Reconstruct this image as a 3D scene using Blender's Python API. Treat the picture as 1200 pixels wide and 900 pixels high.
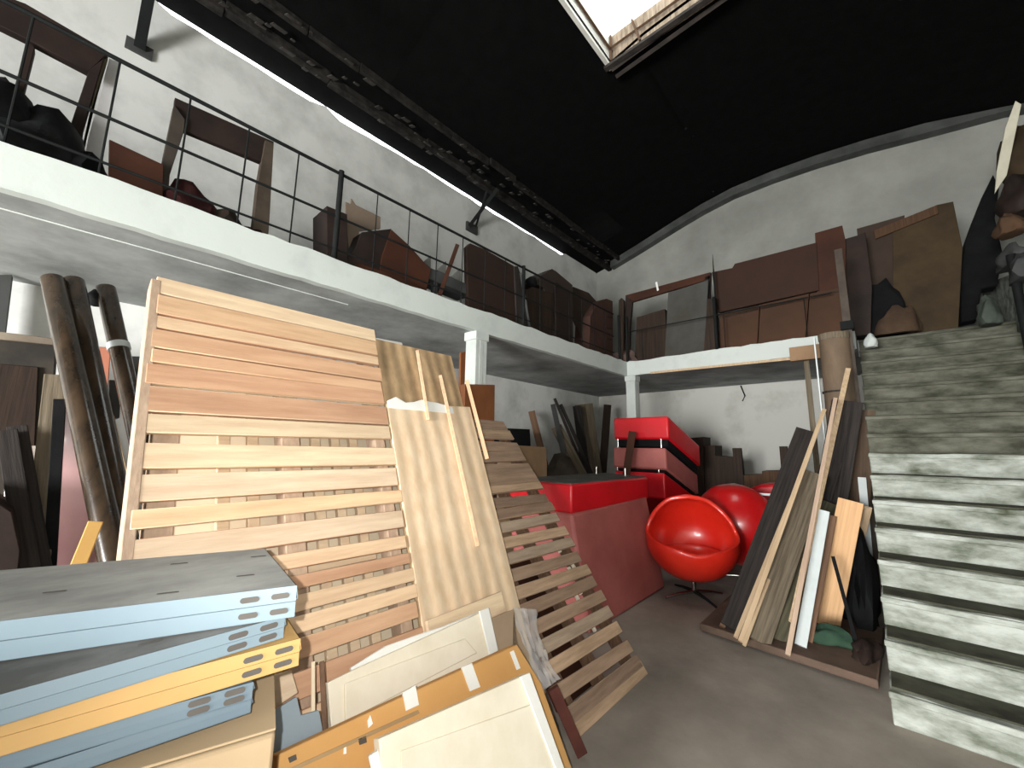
import bpy, bmesh, math, random
from mathutils import Vector as V, Matrix
random.seed(7)
S = bpy.context.scene
C = S.collection
for o in list(bpy.data.objects): bpy.data.objects.remove(o)

# ---------------------------------------------------------------- camera
FPX = 472.17
EYE = V((0, 0, 1.5))
RM = Matrix(((0.74019909, 0.0944635, 0.66571913), (0.67223349, -0.12517451, -0.72968039), (0.0144029, 0.98762745, -0.15615559)))
cd = bpy.data.cameras.new('camera'); cam = bpy.data.objects.new('camera', cd); C.objects.link(cam)
cd.sensor_width = 36; cd.lens = FPX / 1200 * 36; cd.clip_start = .02; cd.clip_end = 200
cam.matrix_world = Matrix.Translation(EYE) @ RM.to_4x4()
S.camera = cam
# ---------------------------------------------------------------- world, lights, exposure
w = bpy.data.worlds.new('world'); S.world = w; w.use_nodes = True
bg = w.node_tree.nodes['Background']; bg.inputs[0].default_value = (.93, .97, 1, 1); bg.inputs[1].default_value = 6.0
S.view_settings.view_transform = 'Standard'; S.view_settings.look = 'None'
S.view_settings.exposure = 0.36; S.view_settings.gamma = 1; S.view_settings.use_curve_mapping = False

def lamp(name, kind, loc, energy, col=(1, 1, 1), target=None, **k):
    d = bpy.data.lights.new(name, kind); d.energy = energy; d.color = col
    for a, b in k.items(): setattr(d, a, b)
    o = bpy.data.objects.new(name, d); C.objects.link(o); o.location = loc
    if target is not None: o.rotation_euler = (V(target) - V(loc)).to_track_quat('-Z', 'Y').to_euler()
    return o
# phone flash beside the lens
lamp('flash', 'SPOT', (-.045, -.03, 1.51), 125, (1, .985, .95), target=(-2.35, 2.9, 1.75), spot_size=math.radians(140), spot_blend=1.0, shadow_soft_size=.006)
# added fill lamp behind the camera, brightens the far hall
lamp('rear_fill', 'AREA', (-.9, -5.85, 1.5), 950, (1, .99, .965), target=(-.6, 4, 2.3), shape='RECTANGLE', size=2.4, size_y=2.2)

# ---------------------------------------------------------------- placing helpers
def ray(px, py):
    d = RM @ V((px - 600, -(py - 450), -FPX)); return d.normalized()
def on(px, py, axis, val):
    a = 'XYZ'.index(axis); d = ray(px, py); return EYE + d * ((val - EYE[a]) / d[a])
def onlean(px, py, x0, k):
    n = V((1, 0, k)); d = ray(px, py); return EYE + d * (((V((x0, 0, 0)) - EYE).dot(n)) / d.dot(n))

# ---------------------------------------------------------------- materials
MATS = {}
def mat(name, c1, c2=None, rough=.7, scale=4, stretch=(1, 1, 1), bump=.1, metal=0, island=0, coat=0, detail=6, c3=None, spec=.5, pal=None, bands=None, contrast=(.35, .65)):
    if name in MATS: return MATS[name]
    m = bpy.data.materials.new(name); m.use_nodes = True; nt = m.node_tree; N = nt.nodes; L = nt.links
    b = N['Principled BSDF']; b.inputs['Roughness'].default_value = rough; b.inputs['Metallic'].default_value = metal
    b.inputs['Coat Weight'].default_value = coat; b.inputs['Specular IOR Level'].default_value = spec if rough < .65 else min(spec, .22)
    tc = N.new('ShaderNodeTexCoord'); mp = N.new('ShaderNodeMapping'); mp.inputs['Scale'].default_value = stretch
    L.new(tc.outputs['Object'], mp.inputs['Vector'])
    no = N.new('ShaderNodeTexNoise'); no.inputs['Scale'].default_value = scale; no.inputs['Detail'].default_value = detail
    no.inputs['Roughness'].default_value = .62
    src = mp.outputs['Vector']
    geo = None
    if island:
        geo = N.new('ShaderNodeNewGeometry')
        va = N.new('ShaderNodeVectorMath'); va.operation = 'ADD'
        mu = N.new('ShaderNodeMath'); mu.operation = 'MULTIPLY'; mu.inputs[1].default_value = 37
        L.new(geo.outputs['Random Per Island'], mu.inputs[0]); L.new(src, va.inputs[0]); L.new(mu.outputs[0], va.inputs[1]); src = va.outputs[0]
    L.new(src, no.inputs['Vector'])
    cr = N.new('ShaderNodeValToRGB'); e = cr.color_ramp.elements
    c2 = c2 or tuple(x * .75 for x in c1)
    e[0].position = contrast[0]; e[0].color = (*c2, 1); e[1].position = contrast[1]; e[1].color = (*c1, 1)
    if c3: x = e.new(.28); x.color = (*c3, 1)
    L.new(no.outputs['Fac'], cr.inputs[0]); out = cr.outputs[0]
    if bands:
        wv = N.new('ShaderNodeTexWave'); wv.bands_direction = bands[0]; wv.inputs['Scale'].default_value = bands[1]; wv.inputs['Distortion'].default_value = bands[2]; wv.inputs['Detail'].default_value = 1.5; wv.inputs['Detail Scale'].default_value = .6
        L.new(tc.outputs['Object'], wv.inputs['Vector'])
        mx = N.new('ShaderNodeMix'); mx.data_type = 'RGBA'; mx.blend_type = 'MULTIPLY'; mx.inputs[0].default_value = bands[3]
        L.new(out, mx.inputs[6]); L.new(wv.outputs['Color'], mx.inputs[7]); out = mx.outputs[2]
    if pal:
        pr = N.new('ShaderNodeValToRGB'); pr.color_ramp.interpolation = 'CONSTANT'; pe = pr.color_ramp.elements
        pe[0].position = 0; pe[0].color = (*pal[0], 1); pe[1].position = 1 / len(pal); pe[1].color = (*pal[1], 1)
        for i_, c_ in enumerate(pal[2:]): x = pe.new((i_ + 2) / len(pal)); x.color = (*c_, 1)
        pm = N.new('ShaderNodeMath'); pm.operation = 'MULTIPLY'; pm.inputs[1].default_value = 13.7; pf = N.new('ShaderNodeMath'); pf.operation = 'FRACT'
        L.new(geo.outputs['Random Per Island'], pm.inputs[0]); L.new(pm.outputs[0], pf.inputs[0]); L.new(pf.outputs[0], pr.inputs[0])
        mx = N.new('ShaderNodeMix'); mx.data_type = 'RGBA'; mx.blend_type = 'MULTIPLY'; mx.inputs[0].default_value = 1
        L.new(out, mx.inputs[6]); L.new(pr.outputs[0], mx.inputs[7]); out = mx.outputs[2]
    if island:
        hs = N.new('ShaderNodeHueSaturation'); mr = N.new('ShaderNodeMapRange')
        mr.inputs[3].default_value = 1 - island; mr.inputs[4].default_value = 1 + island * .45
        L.new(geo.outputs['Random Per Island'], mr.inputs[0]); L.new(mr.outputs[0], hs.inputs['Value']); L.new(out, hs.inputs['Color']); out = hs.outputs[0]
    L.new(out, b.inputs['Base Color'])
    if bump:
        bp = N.new('ShaderNodeBump'); bp.inputs['Strength'].default_value = bump; bp.inputs['Distance'].default_value = .02
        L.new(no.outputs['Fac'], bp.inputs['Height']); L.new(bp.outputs[0], b.inputs['Normal'])
    MATS[name] = m; return m
Yg, Zg = (14, 1.2, 14), (18, 18, .7)
plaster = mat('plaster', (0.68, 0.69, 0.665), (0.46, 0.47, 0.45), .9, 1.3, bump=.15, contrast=(.3, .55))
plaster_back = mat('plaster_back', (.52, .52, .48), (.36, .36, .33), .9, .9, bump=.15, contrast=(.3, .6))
fascia_m = mat('fascia_paint', (0.56, 0.605, 0.575), (0.46, 0.5, 0.48), .8, 2.5, bump=.25, contrast=(.25, .5))
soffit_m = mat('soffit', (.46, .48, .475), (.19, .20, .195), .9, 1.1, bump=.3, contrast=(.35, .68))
floor_m = mat('floor_concrete', (0.38, 0.335, 0.285), (0.2, 0.18, 0.155), .85, 1.6, bump=.3, detail=10, contrast=(.3, .7))
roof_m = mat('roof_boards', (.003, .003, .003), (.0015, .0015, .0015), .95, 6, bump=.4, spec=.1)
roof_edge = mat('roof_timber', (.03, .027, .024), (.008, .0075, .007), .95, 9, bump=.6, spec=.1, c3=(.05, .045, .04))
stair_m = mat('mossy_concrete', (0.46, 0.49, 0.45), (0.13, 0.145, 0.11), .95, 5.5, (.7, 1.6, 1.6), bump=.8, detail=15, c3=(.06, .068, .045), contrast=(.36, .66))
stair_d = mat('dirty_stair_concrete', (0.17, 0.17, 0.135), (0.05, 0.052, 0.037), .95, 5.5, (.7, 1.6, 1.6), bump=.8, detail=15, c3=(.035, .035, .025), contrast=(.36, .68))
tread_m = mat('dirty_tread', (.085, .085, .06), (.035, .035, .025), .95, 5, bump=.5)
woodL = mat('pale_pine_slats', (0.82, 0.65, 0.46), (0.66, 0.48, 0.33), .75, 2.0, Yg, bump=.15, island=.15, pal=[(1, 1, 1), (.88, .70, .61), (1, .92, .84), (.76, .58, .51), (.98, .84, .72), (.68, .52, .46), (1, 1, .95)])
woodLr = mat('pine_rail', (.52, .38, .27), (.40, .28, .2), .8, 2, Zg, bump=.15)
woodD = mat('weathered_slats', (0.6, 0.46, 0.34), (0.4, 0.3, 0.215), .85, 2, Yg, bump=.2, island=.2, pal=[(1, 1, 1), (.8, .72, .68), (1.1, 1.0, .9), (.7, .62, .6)])
ply = mat('plywood', (0.92, 0.72, 0.5), (0.8, 0.58, 0.37), .7, 2.5, (8, 8, 1), bump=.05, bands=('Y', 3.2, 1.5, .28))
plyD = mat('stained_plywood', (.66, .46, .26), (.40, .27, .15), .8, 2.0, (5, 5, 1.5), bump=.05, bands=('Y', 3.6, 2.5, .4))
cream = mat('cream_board', (0.88, 0.81, 0.66), (0.8, 0.72, 0.56), .6, 1.5, (1, 4, 4), bump=.03)
cream2 = mat('pale_fibreboard', (.80, .68, .50), (.70, .57, .40), .7, 2, bump=.03)
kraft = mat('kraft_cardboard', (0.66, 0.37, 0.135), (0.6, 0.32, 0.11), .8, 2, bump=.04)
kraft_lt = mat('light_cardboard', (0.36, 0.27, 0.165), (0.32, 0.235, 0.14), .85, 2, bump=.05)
white_m = mat('white_foam', (.88, .88, .84), (.8, .8, .75), .7, 3, bump=.1)
white_paint = mat('white_paint', (0.648, 0.702, 0.702), (0.54, 0.594, 0.594), .5, 3, bump=.05)
steel_blue = mat('blue_grey_enamel', (0.175, 0.235, 0.27), (0.145, 0.2, 0.235), .45, 1.5, bump=.02)
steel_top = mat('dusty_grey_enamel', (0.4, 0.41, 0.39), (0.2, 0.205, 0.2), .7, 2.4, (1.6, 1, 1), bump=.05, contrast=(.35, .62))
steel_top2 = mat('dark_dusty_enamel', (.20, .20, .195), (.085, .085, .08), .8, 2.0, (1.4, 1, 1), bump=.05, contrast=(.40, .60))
steel_dark = mat('slate_enamel', (0.1, 0.14, 0.17), (0.08, 0.115, 0.14), .5, 2, bump=.03)
orange_m = mat('orange_enamel', (0.44, 0.27, 0.095), (0.37, 0.22, 0.075), .5, 2, bump=.02)
slot_m = mat('slot_dark', (.10, .09, .08), rough=.8, bump=0)
red_v = mat('red_vinyl', (.66, .006, .016), (.50, .005, .010), .38, 2, bump=.05, coat=.2)
red_o = mat('orange_red_vinyl', (0.7, 0.028, 0.012), (0.58, 0.018, 0.01), .3, 2, bump=.03, coat=.35)
mauve = mat('dusty_red_vinyl', (0.44, 0.13, 0.115), (0.31, 0.08, 0.07), .6, 1.5, bump=.05)
hessian = mat('grey_underside', (.13, .125, .11), (.07, .07, .06), .95, 6, bump=.3)
chrome = mat('chrome', (.6, .6, .58), (.5, .5, .48), .25, 3, metal=1, bump=0)
brownD = mat('dark_brown_wood', (.040, .024, .015), (.018, .011, .008), .7, 2, Zg, bump=.15)
brownR = mat('rust_brown_board', (0.065, 0.0225, 0.011), (0.035, 0.013, 0.0075), .7, 2, bump=.15)
brownM = mat('mid_brown_board', (0.096, 0.051, 0.027), (0.054, 0.0288, 0.0162), .75, 2, Zg, bump=.15)
orangebrown = mat('orange_brown_board', (.22, .075, .022), (.15, .05, .016), .6, 2, bump=.1)
olive = mat('olive_brown_board', (0.062, 0.042, 0.02), (0.034, 0.022, 0.012), .8, 2.5, bump=.2)
greyboard = mat('grey_board', (0.066, 0.069, 0.069), (0.042, 0.042, 0.039), .8, 2, bump=.1)
brown_frame = mat('brown_frame_wood', (0.03, 0.018, 0.014), (0.014, 0.0092, 0.008), .7, 3, bump=.2)
iron = mat('iron_paint', (.008, .010, .0095), (.004, .005, .005), .8, 8, bump=.1)
rollD = mat('dark_roll', (.055, .036, .022), (.018, .013, .009), .25, 2, (6, 6, 1), bump=.1, coat=.3)
rollB = mat('brown_roll', (.17, .12, .08), (.11, .08, .055), .7, 2, (3, 3, 1), bump=.1)
black_m = mat('black_cloth', (0.0072, 0.0078, 0.0084), (0.003, 0.003, 0.0036), .9, 5, bump=.4, spec=.2)
tarp_m = mat('dark_tarp', (0.015, 0.016, 0.017), (0.004, 0.0045, 0.005), .7, 5, bump=.5)
cloth_red = mat('maroon_cloth', (0.054, 0.0132, 0.012), (0.021, 0.0072, 0.0072), .9, 4, bump=.4)
green_c = mat('green_cloth', (.035, .075, .045), (.018, .04, .028), .85, 5, bump=.4)
timber_g = mat('grey_timber', (.21, .17, .12), (.10, .08, .055), .85, 2.5, Zg, bump=.25)
timber_l = mat('pale_timber', (.60, .45, .29), (.45, .32, .2), .8, 2.5, Zg, bump=.15)
timber_d = mat('blackened_timber', (0.044, 0.036, 0.032), (0.016, 0.0144, 0.0136), .85, 2.5, Zg, bump=.3)
timber_o = mat('orange_timber', (.68, .42, .22), (.55, .33, .17), .75, 2.5, Zg, bump=.1)
timber_b = mat('brown_timber', (.20, .115, .07), (.12, .07, .045), .8, 2.5, Zg, bump=.2)
pink_m = mat('pink_laminate', (0.6, 0.34, 0.33), (0.48, 0.25, 0.25), .3, 1.5, bump=.02, coat=.3)
terra = mat('terracotta_board', (.50, .20, .13), (.40, .15, .09), .7, 2, bump=.05)
plastic = bpy.data.materials.new('clear_plastic_film'); plastic.use_nodes = True
b = plastic.node_tree.nodes['Principled BSDF']; b.inputs['Base Color'].default_value = (.75, .73, .72, 1); b.inputs['Roughness'].default_value = .18
b.inputs['Alpha'].default_value = .4; b.inputs['Coat Weight'].default_value = .5
def translucent(name, col):
    m = bpy.data.materials.new(name); m.use_nodes = True; nt = m.node_tree; nt.nodes.remove(nt.nodes['Principled BSDF'])
    t = nt.nodes.new('ShaderNodeBsdfTranslucent'); t.inputs[0].default_value = (*col, 1)
    d = nt.nodes.new('ShaderNodeBsdfTransparent'); d.inputs[0].default_value = (*col, 1)
    mx = nt.nodes.new('ShaderNodeMixShader'); mx.inputs[0].default_value = .25
    nt.links.new(t.outputs[0], mx.inputs[1]); nt.links.new(d.outputs[0], mx.inputs[2]); nt.links.new(mx.outputs[0], nt.nodes['Material Output'].inputs[0]); return m

# ---------------------------------------------------------------- mesh helpers
class MB:
    def __init__(s): s.bm = bmesh.new()
    def obox(s, c, ax, ay, az):
        """box: centre and three half-extent vectors"""
        c, ax, ay, az = V(c), V(ax), V(ay), V(az)
        vs = [s.bm.verts.new(c + ax * i + ay * j + az * k) for i in (-1, 1) for j in (-1, 1) for k in (-1, 1)]
        for f in ((0, 1, 3, 2), (4, 6, 7, 5), (0, 4, 5, 1), (2, 3, 7, 6), (0, 2, 6, 4), (1, 5, 7, 3)): s.bm.faces.new([vs[i] for i in f])
        return s
    def box(s, x0, x1, y0, y1, z0, z1):
        return s.obox(((x0 + x1) / 2, (y0 + y1) / 2, (z0 + z1) / 2), ((x1 - x0) / 2, 0, 0), (0, (y1 - y0) / 2, 0), (0, 0, (z1 - z0) / 2))
    def prism(s, pts, ext):
        """closed polygon swept along ext"""
        a = [s.bm.verts.new(V(p)) for p in pts]; b = [s.bm.verts.new(V(p) + V(ext)) for p in pts]; n = len(pts)
        s.bm.faces.new(a); s.bm.faces.new(b[::-1])
        for i in range(n): s.bm.faces.new((a[i], b[i], b[(i + 1) % n], a[(i + 1) % n]))
        return s
    def bar(s, p0, p1, w, t, face=None):
        """plank from p0 to p1, width w seen from 'face' point, thickness t"""
        p0, p1 = V(p0), V(p1); d = (p1 - p0).normalized(); c = (p0 + p1) / 2
        view = (c - (V(face) if face else EYE)).normalized(); a = d.cross(view).normalized(); n = d.cross(a).normalized()
        return s.obox(c, (p1 - p0) / 2, a * w / 2, n * t / 2)
    def tube(s, pts, r, n=12, caps=True):
        pts = [V(p) for p in pts]; rings = []
        for i, p in enumerate(pts):
            d = (pts[min(i + 1, len(pts) - 1)] - pts[max(i - 1, 0)]).normalized()
            a = d.cross(V((0, 0, 1)) if abs(d.z) < .9 else V((1, 0, 0))).normalized(); b = d.cross(a)
            rr = r[i] if isinstance(r, (list, tuple)) else r
            rings.append([s.bm.verts.new(p + a * rr * math.cos(2 * math.pi * k / n) + b * rr * math.sin(2 * math.pi * k / n)) for k in range(n)])
        for i in range(len(rings) - 1):
            for k in range(n): s.bm.faces.new((rings[i][k], rings[i][(k + 1) % n], rings[i + 1][(k + 1) % n], rings[i + 1][k]))
        if caps: s.bm.faces.new(rings[0][::-1]); s.bm.faces.new(rings[-1])
        return s
    def lump(s, c, r, seed=0, amp=.25, flat=True, n=3):
        from mathutils import noise
        t = bmesh.ops.create_icosphere(s.bm, subdivisions=n, radius=1)
        for v in t['verts']:
            q = v.co * (1 + amp * noise.noise(v.co * 1.6 + V((seed * 7.3, 0, 0))) * 2 + amp * .5 * noise.noise(v.co * 4 + V((0, seed * 3.1, 0))))
            if flat and q.z < -.35: q.z = -.35
            v.co = V((q.x * r[0], q.y * r[1], (q.z + (.35 if flat else 0)) * r[2])) + V(c)
        return s
    def build(s, name, m, parent=None, bevel=.003, smooth=False, loc=None, sub=0):
        bmesh.ops.recalc_face_normals(s.bm, faces=s.bm.faces)
        if parent is not None: org = V(ORG[parent.name])
        elif loc is not None: org = V(loc)
        else:
            xs = [v.co for v in s.bm.verts]; org = sum(xs, V()) / len(xs); org.z = min(v.z for v in xs)
        for v in s.bm.verts: v.co -= org
        me = bpy.data.meshes.new(name); s.bm.to_mesh(me); s.bm.free(); me.materials.append(m)
        if smooth:
            for p in me.polygons: p.use_smooth = True
        me.set_sharp_from_angle(angle=math.radians(50))
        o = bpy.data.objects.new(name, me); C.objects.link(o)
        if parent is not None: o.parent = parent; ORG[o.name] = org
        else: o.location = org; ORG[o.name] = org
        if sub: md = o.modifiers.new('sub', 'SUBSURF'); md.levels = md.render_levels = sub
        if bevel: md = o.modifiers.new('bevel', 'BEVEL'); md.width = bevel; md.segments = 2; md.limit_method = 'ANGLE'
        return o
ORG = {}
def plank(p0, p1, w, t, name, m, bevel=.003):
    """a plank whose own Z axis runs along it, broad side towards the hall"""
    p0, p1 = V(p0), V(p1); d = (p1 - p0).normalized(); c = (p0 + p1) / 2; view = (c - EYE).normalized()
    a = d.cross(view).normalized(); n = d.cross(a).normalized(); L_ = (p1 - p0).length
    o = MB().box(-w / 2, w / 2, -t / 2, t / 2, 0, L_).build(name, m, bevel=bevel, loc=(0, 0, 0))
    o.matrix_world = Matrix.Translation(p0) @ Matrix((a, n, d)).transposed().to_4x4(); return o
def thing(name, label, cat, loc, group=None):
    o = bpy.data.objects.new(name, None); C.objects.link(o); o.location = loc; o.empty_display_size = .1
    ORG[o.name] = V(loc); return tag(o, label, cat, group)
def tag(o, label, cat, group=None, kind=None):
    if label: o['label'] = label
    if cat: o['category'] = cat
    if group: o['group'] = group
    if kind: o['kind'] = kind
    return o
def struct(o): o['kind'] = 'structure'; return o

# ================================================================ SETTING
ZF, ZB = 3.02, 2.78                 # mezzanine floor top and underside
struct(MB().box(-5.3, 3.4, -6.0, 9.0, -.12, 0).build('floor', floor_m, bevel=0))
# left wall, ragged top
bm = MB(); pts = [(-5.1, -6.0, 0), (-5.1, 8.8, 0)]
n = 74; tops = []
for i in range(n + 1):
    y = 8.8 - 14.8 * i / n
    hgt = 5.93 + random.uniform(-.018, .012) + .016 * math.sin(y * 2.3) + .03 * max(0, min(1, (y - .5) / 6.5)) + (.10 if y > 7.35 else 0) + (.10 if y < .15 else 0) + (.08 if 1.75 < y < 1.98 else 0)
    tops.append((-5.1, y, hgt))
bm.prism(pts + tops, (-.2, 0, 0)); struct(bm.build('wall_left', plaster, bevel=0))
# arched gable wall
GX = [(-5.3, 5.98), (-4.6, 6.14), (-3.8, 6.36), (-3.0, 6.60), (-2.4, 6.76), (-1.8, 6.87), (-1.1, 6.90), (-.4, 6.88), (.3, 6.82), (1.0, 6.72), (1.8, 6.52), (2.6, 6.28), (3.4, 6.02)]
def roofz(x):
    for (a, za), (b_, zb) in zip(GX, GX[1:]):
        if a <= x <= b_: return za + (zb - za) * (x - a) / (b_ - a)
    return GX[0][1] + (x - GX[0][0]) * .23
bm = MB(); bm.prism([(-5.3, 8.8, 2.9), (3.4, 8.8, 2.9)] + [(x, 8.8, z) for x, z in GX[::-1]], (0, .2, 0)); struct(bm.build('wall_gable', mat('dark_plaster', (.36, .365, .335), (.22, .225, .205), .95, .8, bump=.2, contrast=(.3, .66)), bevel=0))  # gable plaster toned darker than the wall below it
bm = MB().box(-5.3, 3.4, 8.8, 9.0, 0, 2.9); struct(bm.build('wall_back', mat('pale_plaster', (.60, .60, .56), (.40, .39, .35), .9, 1.1, bump=.15, contrast=(.28, .5)), bevel=0))
bm = MB(); bm.box(3.2, 3.4, -6.0, 9.0, 0, 6.0); struct(bm.build('wall_right', plaster_back, bevel=0))
# unseen rear wall; the opening is added to go with the fill lamp
bm = MB(); bm.box(-5.3, -1.8, -6.2, -6.0, 0, 5.95); bm.box(1.0, 3.4, -6.2, -6.0, 0, 5.95)
bm.box(-1.8, 1.0, -6.2, -6.0, 2.8, 5.95); bm.prism([(-5.3, -6.2, 5.95)] + [(x, -6.2, z) for x, z in GX] + [(3.4, -6.2, 5.95)], (0, .2, 0))
struct(bm.build('wall_rear', plaster_back, bevel=0))
# grey curved band below the roof on the gable
bm = MB()
low = [(x, z - .30 if x < 1.6 else z - .2) for x, z in GX if x > -4.9]
up = [(x, z) for x, z in GX if x > -4.9]
for i in range(len(low) - 1):
    bm.prism([(low[i][0], 8.62, low[i][1] + .13), (low[i + 1][0], 8.62, low[i + 1][1] + .13), (up[i + 1][0], 8.62, up[i + 1][1]), (up[i][0], 8.62, up[i][1])], (0, .19, 0))
struct(bm.build('trim_1', mat('band_grey', (.10, .105, .10), (.05, .053, .05), .9, 2, bump=.2), bevel=0))
# roof shell with openings
holes = [(-2.29, -.95, 2.3, 4.45), (-4.83, -4.79, 8.0, 8.3), (-4.85, -4.82, 7.72, 7.84), (-1.96, -1.93, 6.36, 6.40), (-2.12, -2.09, 8.41, 8.46), (-1.92, -1.90, 6.62, 6.65)]
xs = sorted({g[0] for g in GX} - {-5.3} | {-5.14} | {h[0] for h in holes} | {h[1] for h in holes})
ys = sorted({-6.2, 9.0} | {h[2] for h in holes} | {h[3] for h in holes})
bm = MB(); T = .05
for x0, x1 in zip(xs, xs[1:]):
    for y0, y1 in zip(ys, ys[1:]):
        cx, cy = (x0 + x1) / 2, (y0 + y1) / 2
        if any(h[0] < cx < h[1] and h[2] < cy < h[3] for h in holes): continue
        a, b_ = roofz(x0) + .005, roofz(x1) + .005
        bm.prism([(x0, y0, a), (x1, y0, b_), (x1, y1, b_), (x0, y1, a)], (0, 0, T))
bmesh.ops.remove_doubles(bm.bm, verts=bm.bm.verts, dist=1e-4)
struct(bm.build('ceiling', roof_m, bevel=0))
# lantern of the skylight
r = thing('roof_skylight', 'bright roof skylight in a shallow boarded well at the top of the dark ceiling', 'skylight', (-1.62, 3.4, 6.75))
well = mat('well_boards', (.34, .27, .20), (.14, .105, .075), .85, 2.5, (10, 10, 1.2), bump=.3)
wellw = mat('well_pale', (.72, .71, .66), (.55, .54, .5), .8, 2.5, bump=.1)
zc = 7.22
MB().box(-2.29, -.95, 4.45, 4.50, 6.74, zc).build('well_end', well, r, bevel=0)
MB().box(-2.34, -2.29, 2.3, 4.50, 6.74, zc).build('well_side', wellw, r, bevel=0)
MB().box(-.95, -.90, 2.3, 4.50, 6.84, zc).build('well_side', well, r, bevel=0)
MB().box(-2.34, -.90, 2.25, 2.30, 6.74, zc).build('well_end', well, r, bevel=0)
bm = MB(); bm.bar((-2.27, 2.3, 6.97), (-2.27, 4.45, 6.97), .03, .03); bm.bar((-2.27, 4.42, 7.0), (-1, 4.42, 7.0), .03, .03); bm.bar((-2.27, 4.42, 6.8), (-2.27, 4.42, 7.2), .03, .03)
bm.bar((-1.85, 4.42, 6.8), (-1.95, 4.42, 7.2), .03, .03)
bm.build('batten', brownM, r, bevel=0)
bm = MB(); nn = 70; va = []
for i in range(nn + 1):
    x = -2.36 + 1.5 * i / nn; z = zc + .02 + .018 * math.sin(i * 1.25)
    va.append((bm.bm.verts.new((x, 2.2, z)), bm.bm.verts.new((x, 4.56, z))))
for i in range(nn): bm.bm.faces.new((va[i][0], va[i + 1][0], va[i + 1][1], va[i][1]))
bm.build('corrugated_sheet', translucent('roof_light_sheet', (.62, .63, .60)), r, bevel=0, smooth=True)
bm = MB(); bm.box(-2.36, -.9, 4.38, 4.45, 6.70, 6.74); bm.bar((-2.29, 4.47, 6.72), (.2, 4.47, 6.86), .07, .05); bm.bar((-2.29, 4.6, 6.70), (.2, 4.6, 6.84), .05, .04)
bm.build('trimmer', mat('trimmer', (.05, .04, .035), (.02, .018, .016), .9, 5, bump=.3), r, bevel=0)

# eaves timbers along the left wall
bm = MB()
for (x, dz, w_) in ((-4.72, -.07, .10), (-4.35, -.07, .05)):
    y = -3.5
    while y < 8.7:
        l = random.uniform(.5, 1.6); z = roofz(x) + dz + random.uniform(-.015, .015)
        bm.obox((x + random.uniform(-.02, .02), y + l / 2, z), (w_ / 2, 0, 0), (0, l / 2 - .004, 0), (0, 0, .055)); y += l
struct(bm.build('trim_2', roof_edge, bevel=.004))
bm = MB()
for i in range(90):
    y = random.uniform(-1, 8.6); x = random.uniform(-4.75, -4.3); z = roofz(x) - .12 + random.uniform(-.03, .02)
    bm.obox((x, y, z), V((.02, .01, 0)) * random.uniform(.5, 1.5), V((-.01, .04, .01)) * random.uniform(.5, 2), (0, 0, .008))
o = bm.build('eaves_debris', mat('debris', (0.055, 0.05, 0.045), (0.03, 0.027, 0.024), .9, 9, bump=.3), bevel=0); tag(o, 'grey rubble and tile scraps caught along the eaves timbers', 'debris', kind='stuff')

# steel roof braces fixed to the left wall
def brace(y, z, label):
    t = thing('roof_brace', label, 'brace', (-5.1, y, z))
    MB().bar((-5.09, y, z), (-4.5, y + .12, z + .55), .06, .04).build('strut', iron, t, bevel=0)
    MB().bar((-5.09, y + .16, z + .04), (-4.62, y - .02, z + .5), .035, .035).build('strut', iron, t, bevel=0)
    MB().box(-5.1, -5.06, y - .06, y + .2, z - .07, z + .09).build('wall_plate', greyboard, t, bevel=0)
pb = on(551, 268, 'X', -5.1); brace(pb.y - .05, pb.z, 'dark crossed steel roof brace on the left wall above the railing middle')
pb = on(163, 58, 'X', -5.1); 
t = thing('roof_bracket', 'dark steel bracket descending from the eaves above the leftmost tall frame', 'bracket', pb)
MB().bar(pb + V((.02, 0, 0)), on(176, -12, 'X', -4.75), .085, .06).build('strut', iron, t, bevel=0)
MB().obox(pb, (.03, 0, 0), (0, .1, 0), (0, 0, .06)).build('wall_plate', greyboard, t, bevel=0)

# mezzanine slabs
struct(MB().prism([(-3.2, -6.0, ZB), (-5.1, -6.0, ZB), (-5.1, 8.8, ZB), (1.15, 8.8, ZB), (1.15, 7.1, ZB), (-.12, 7.1, ZB), (-.12, 6.5, ZB), (-3.2, 6.5, ZB)], (0, 0, ZF - ZB - .01)).build('mezzanine_slab', soffit_m, bevel=0))
def ragged_fascia(p0, p1, out, name):
    """painted edge beam with an uneven plaster top line"""
    p0, p1, out = V(p0), V(p1), V(out); n = int((p1 - p0).length / .12); bm = MB()
    top = [p0.lerp(p1, i / n) + V((0, 0, ZF + random.uniform(-.012, .010))) for i in range(n + 1)]
    bot = [p0.lerp(p1, i / n) + V((0, 0, ZB - .01 + random.uniform(-.004, .004))) for i in range(n + 1)]
    bm.prism(top + bot[::-1], out); return struct(bm.build(name, fascia_m, bevel=0))
ragged_fascia((-3.26, -6.0, 0), (-3.26, 6.5, 0), (.07, 0, 0), 'trim_3')
ragged_fascia((-3.26, 6.56, 0), (-.14, 6.56, 0), (0, -.07, 0), 'trim_4')
# shallow moulding line under the left soffit edge
struct(MB().box(-3.52, -3.512, -1.2, 1.6, ZB - .006, ZB).build('trim_5', fascia_m, bevel=0))
def column(x, y):
    bm = MB(); bm.box(x - .085, x + .085, y - .085, y + .085, 0, ZB); bm.box(x - .10, x + .10, y - .10, y + .10, ZB - .10, ZB); bm.box(x - .087, x + .087, y - .03, y + .03, 0, ZB - .1)
    return struct(bm.build('support_column', fascia_m, bevel=.006))
column(-3.29, 3.0); column(-3.16, 6.62)
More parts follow.
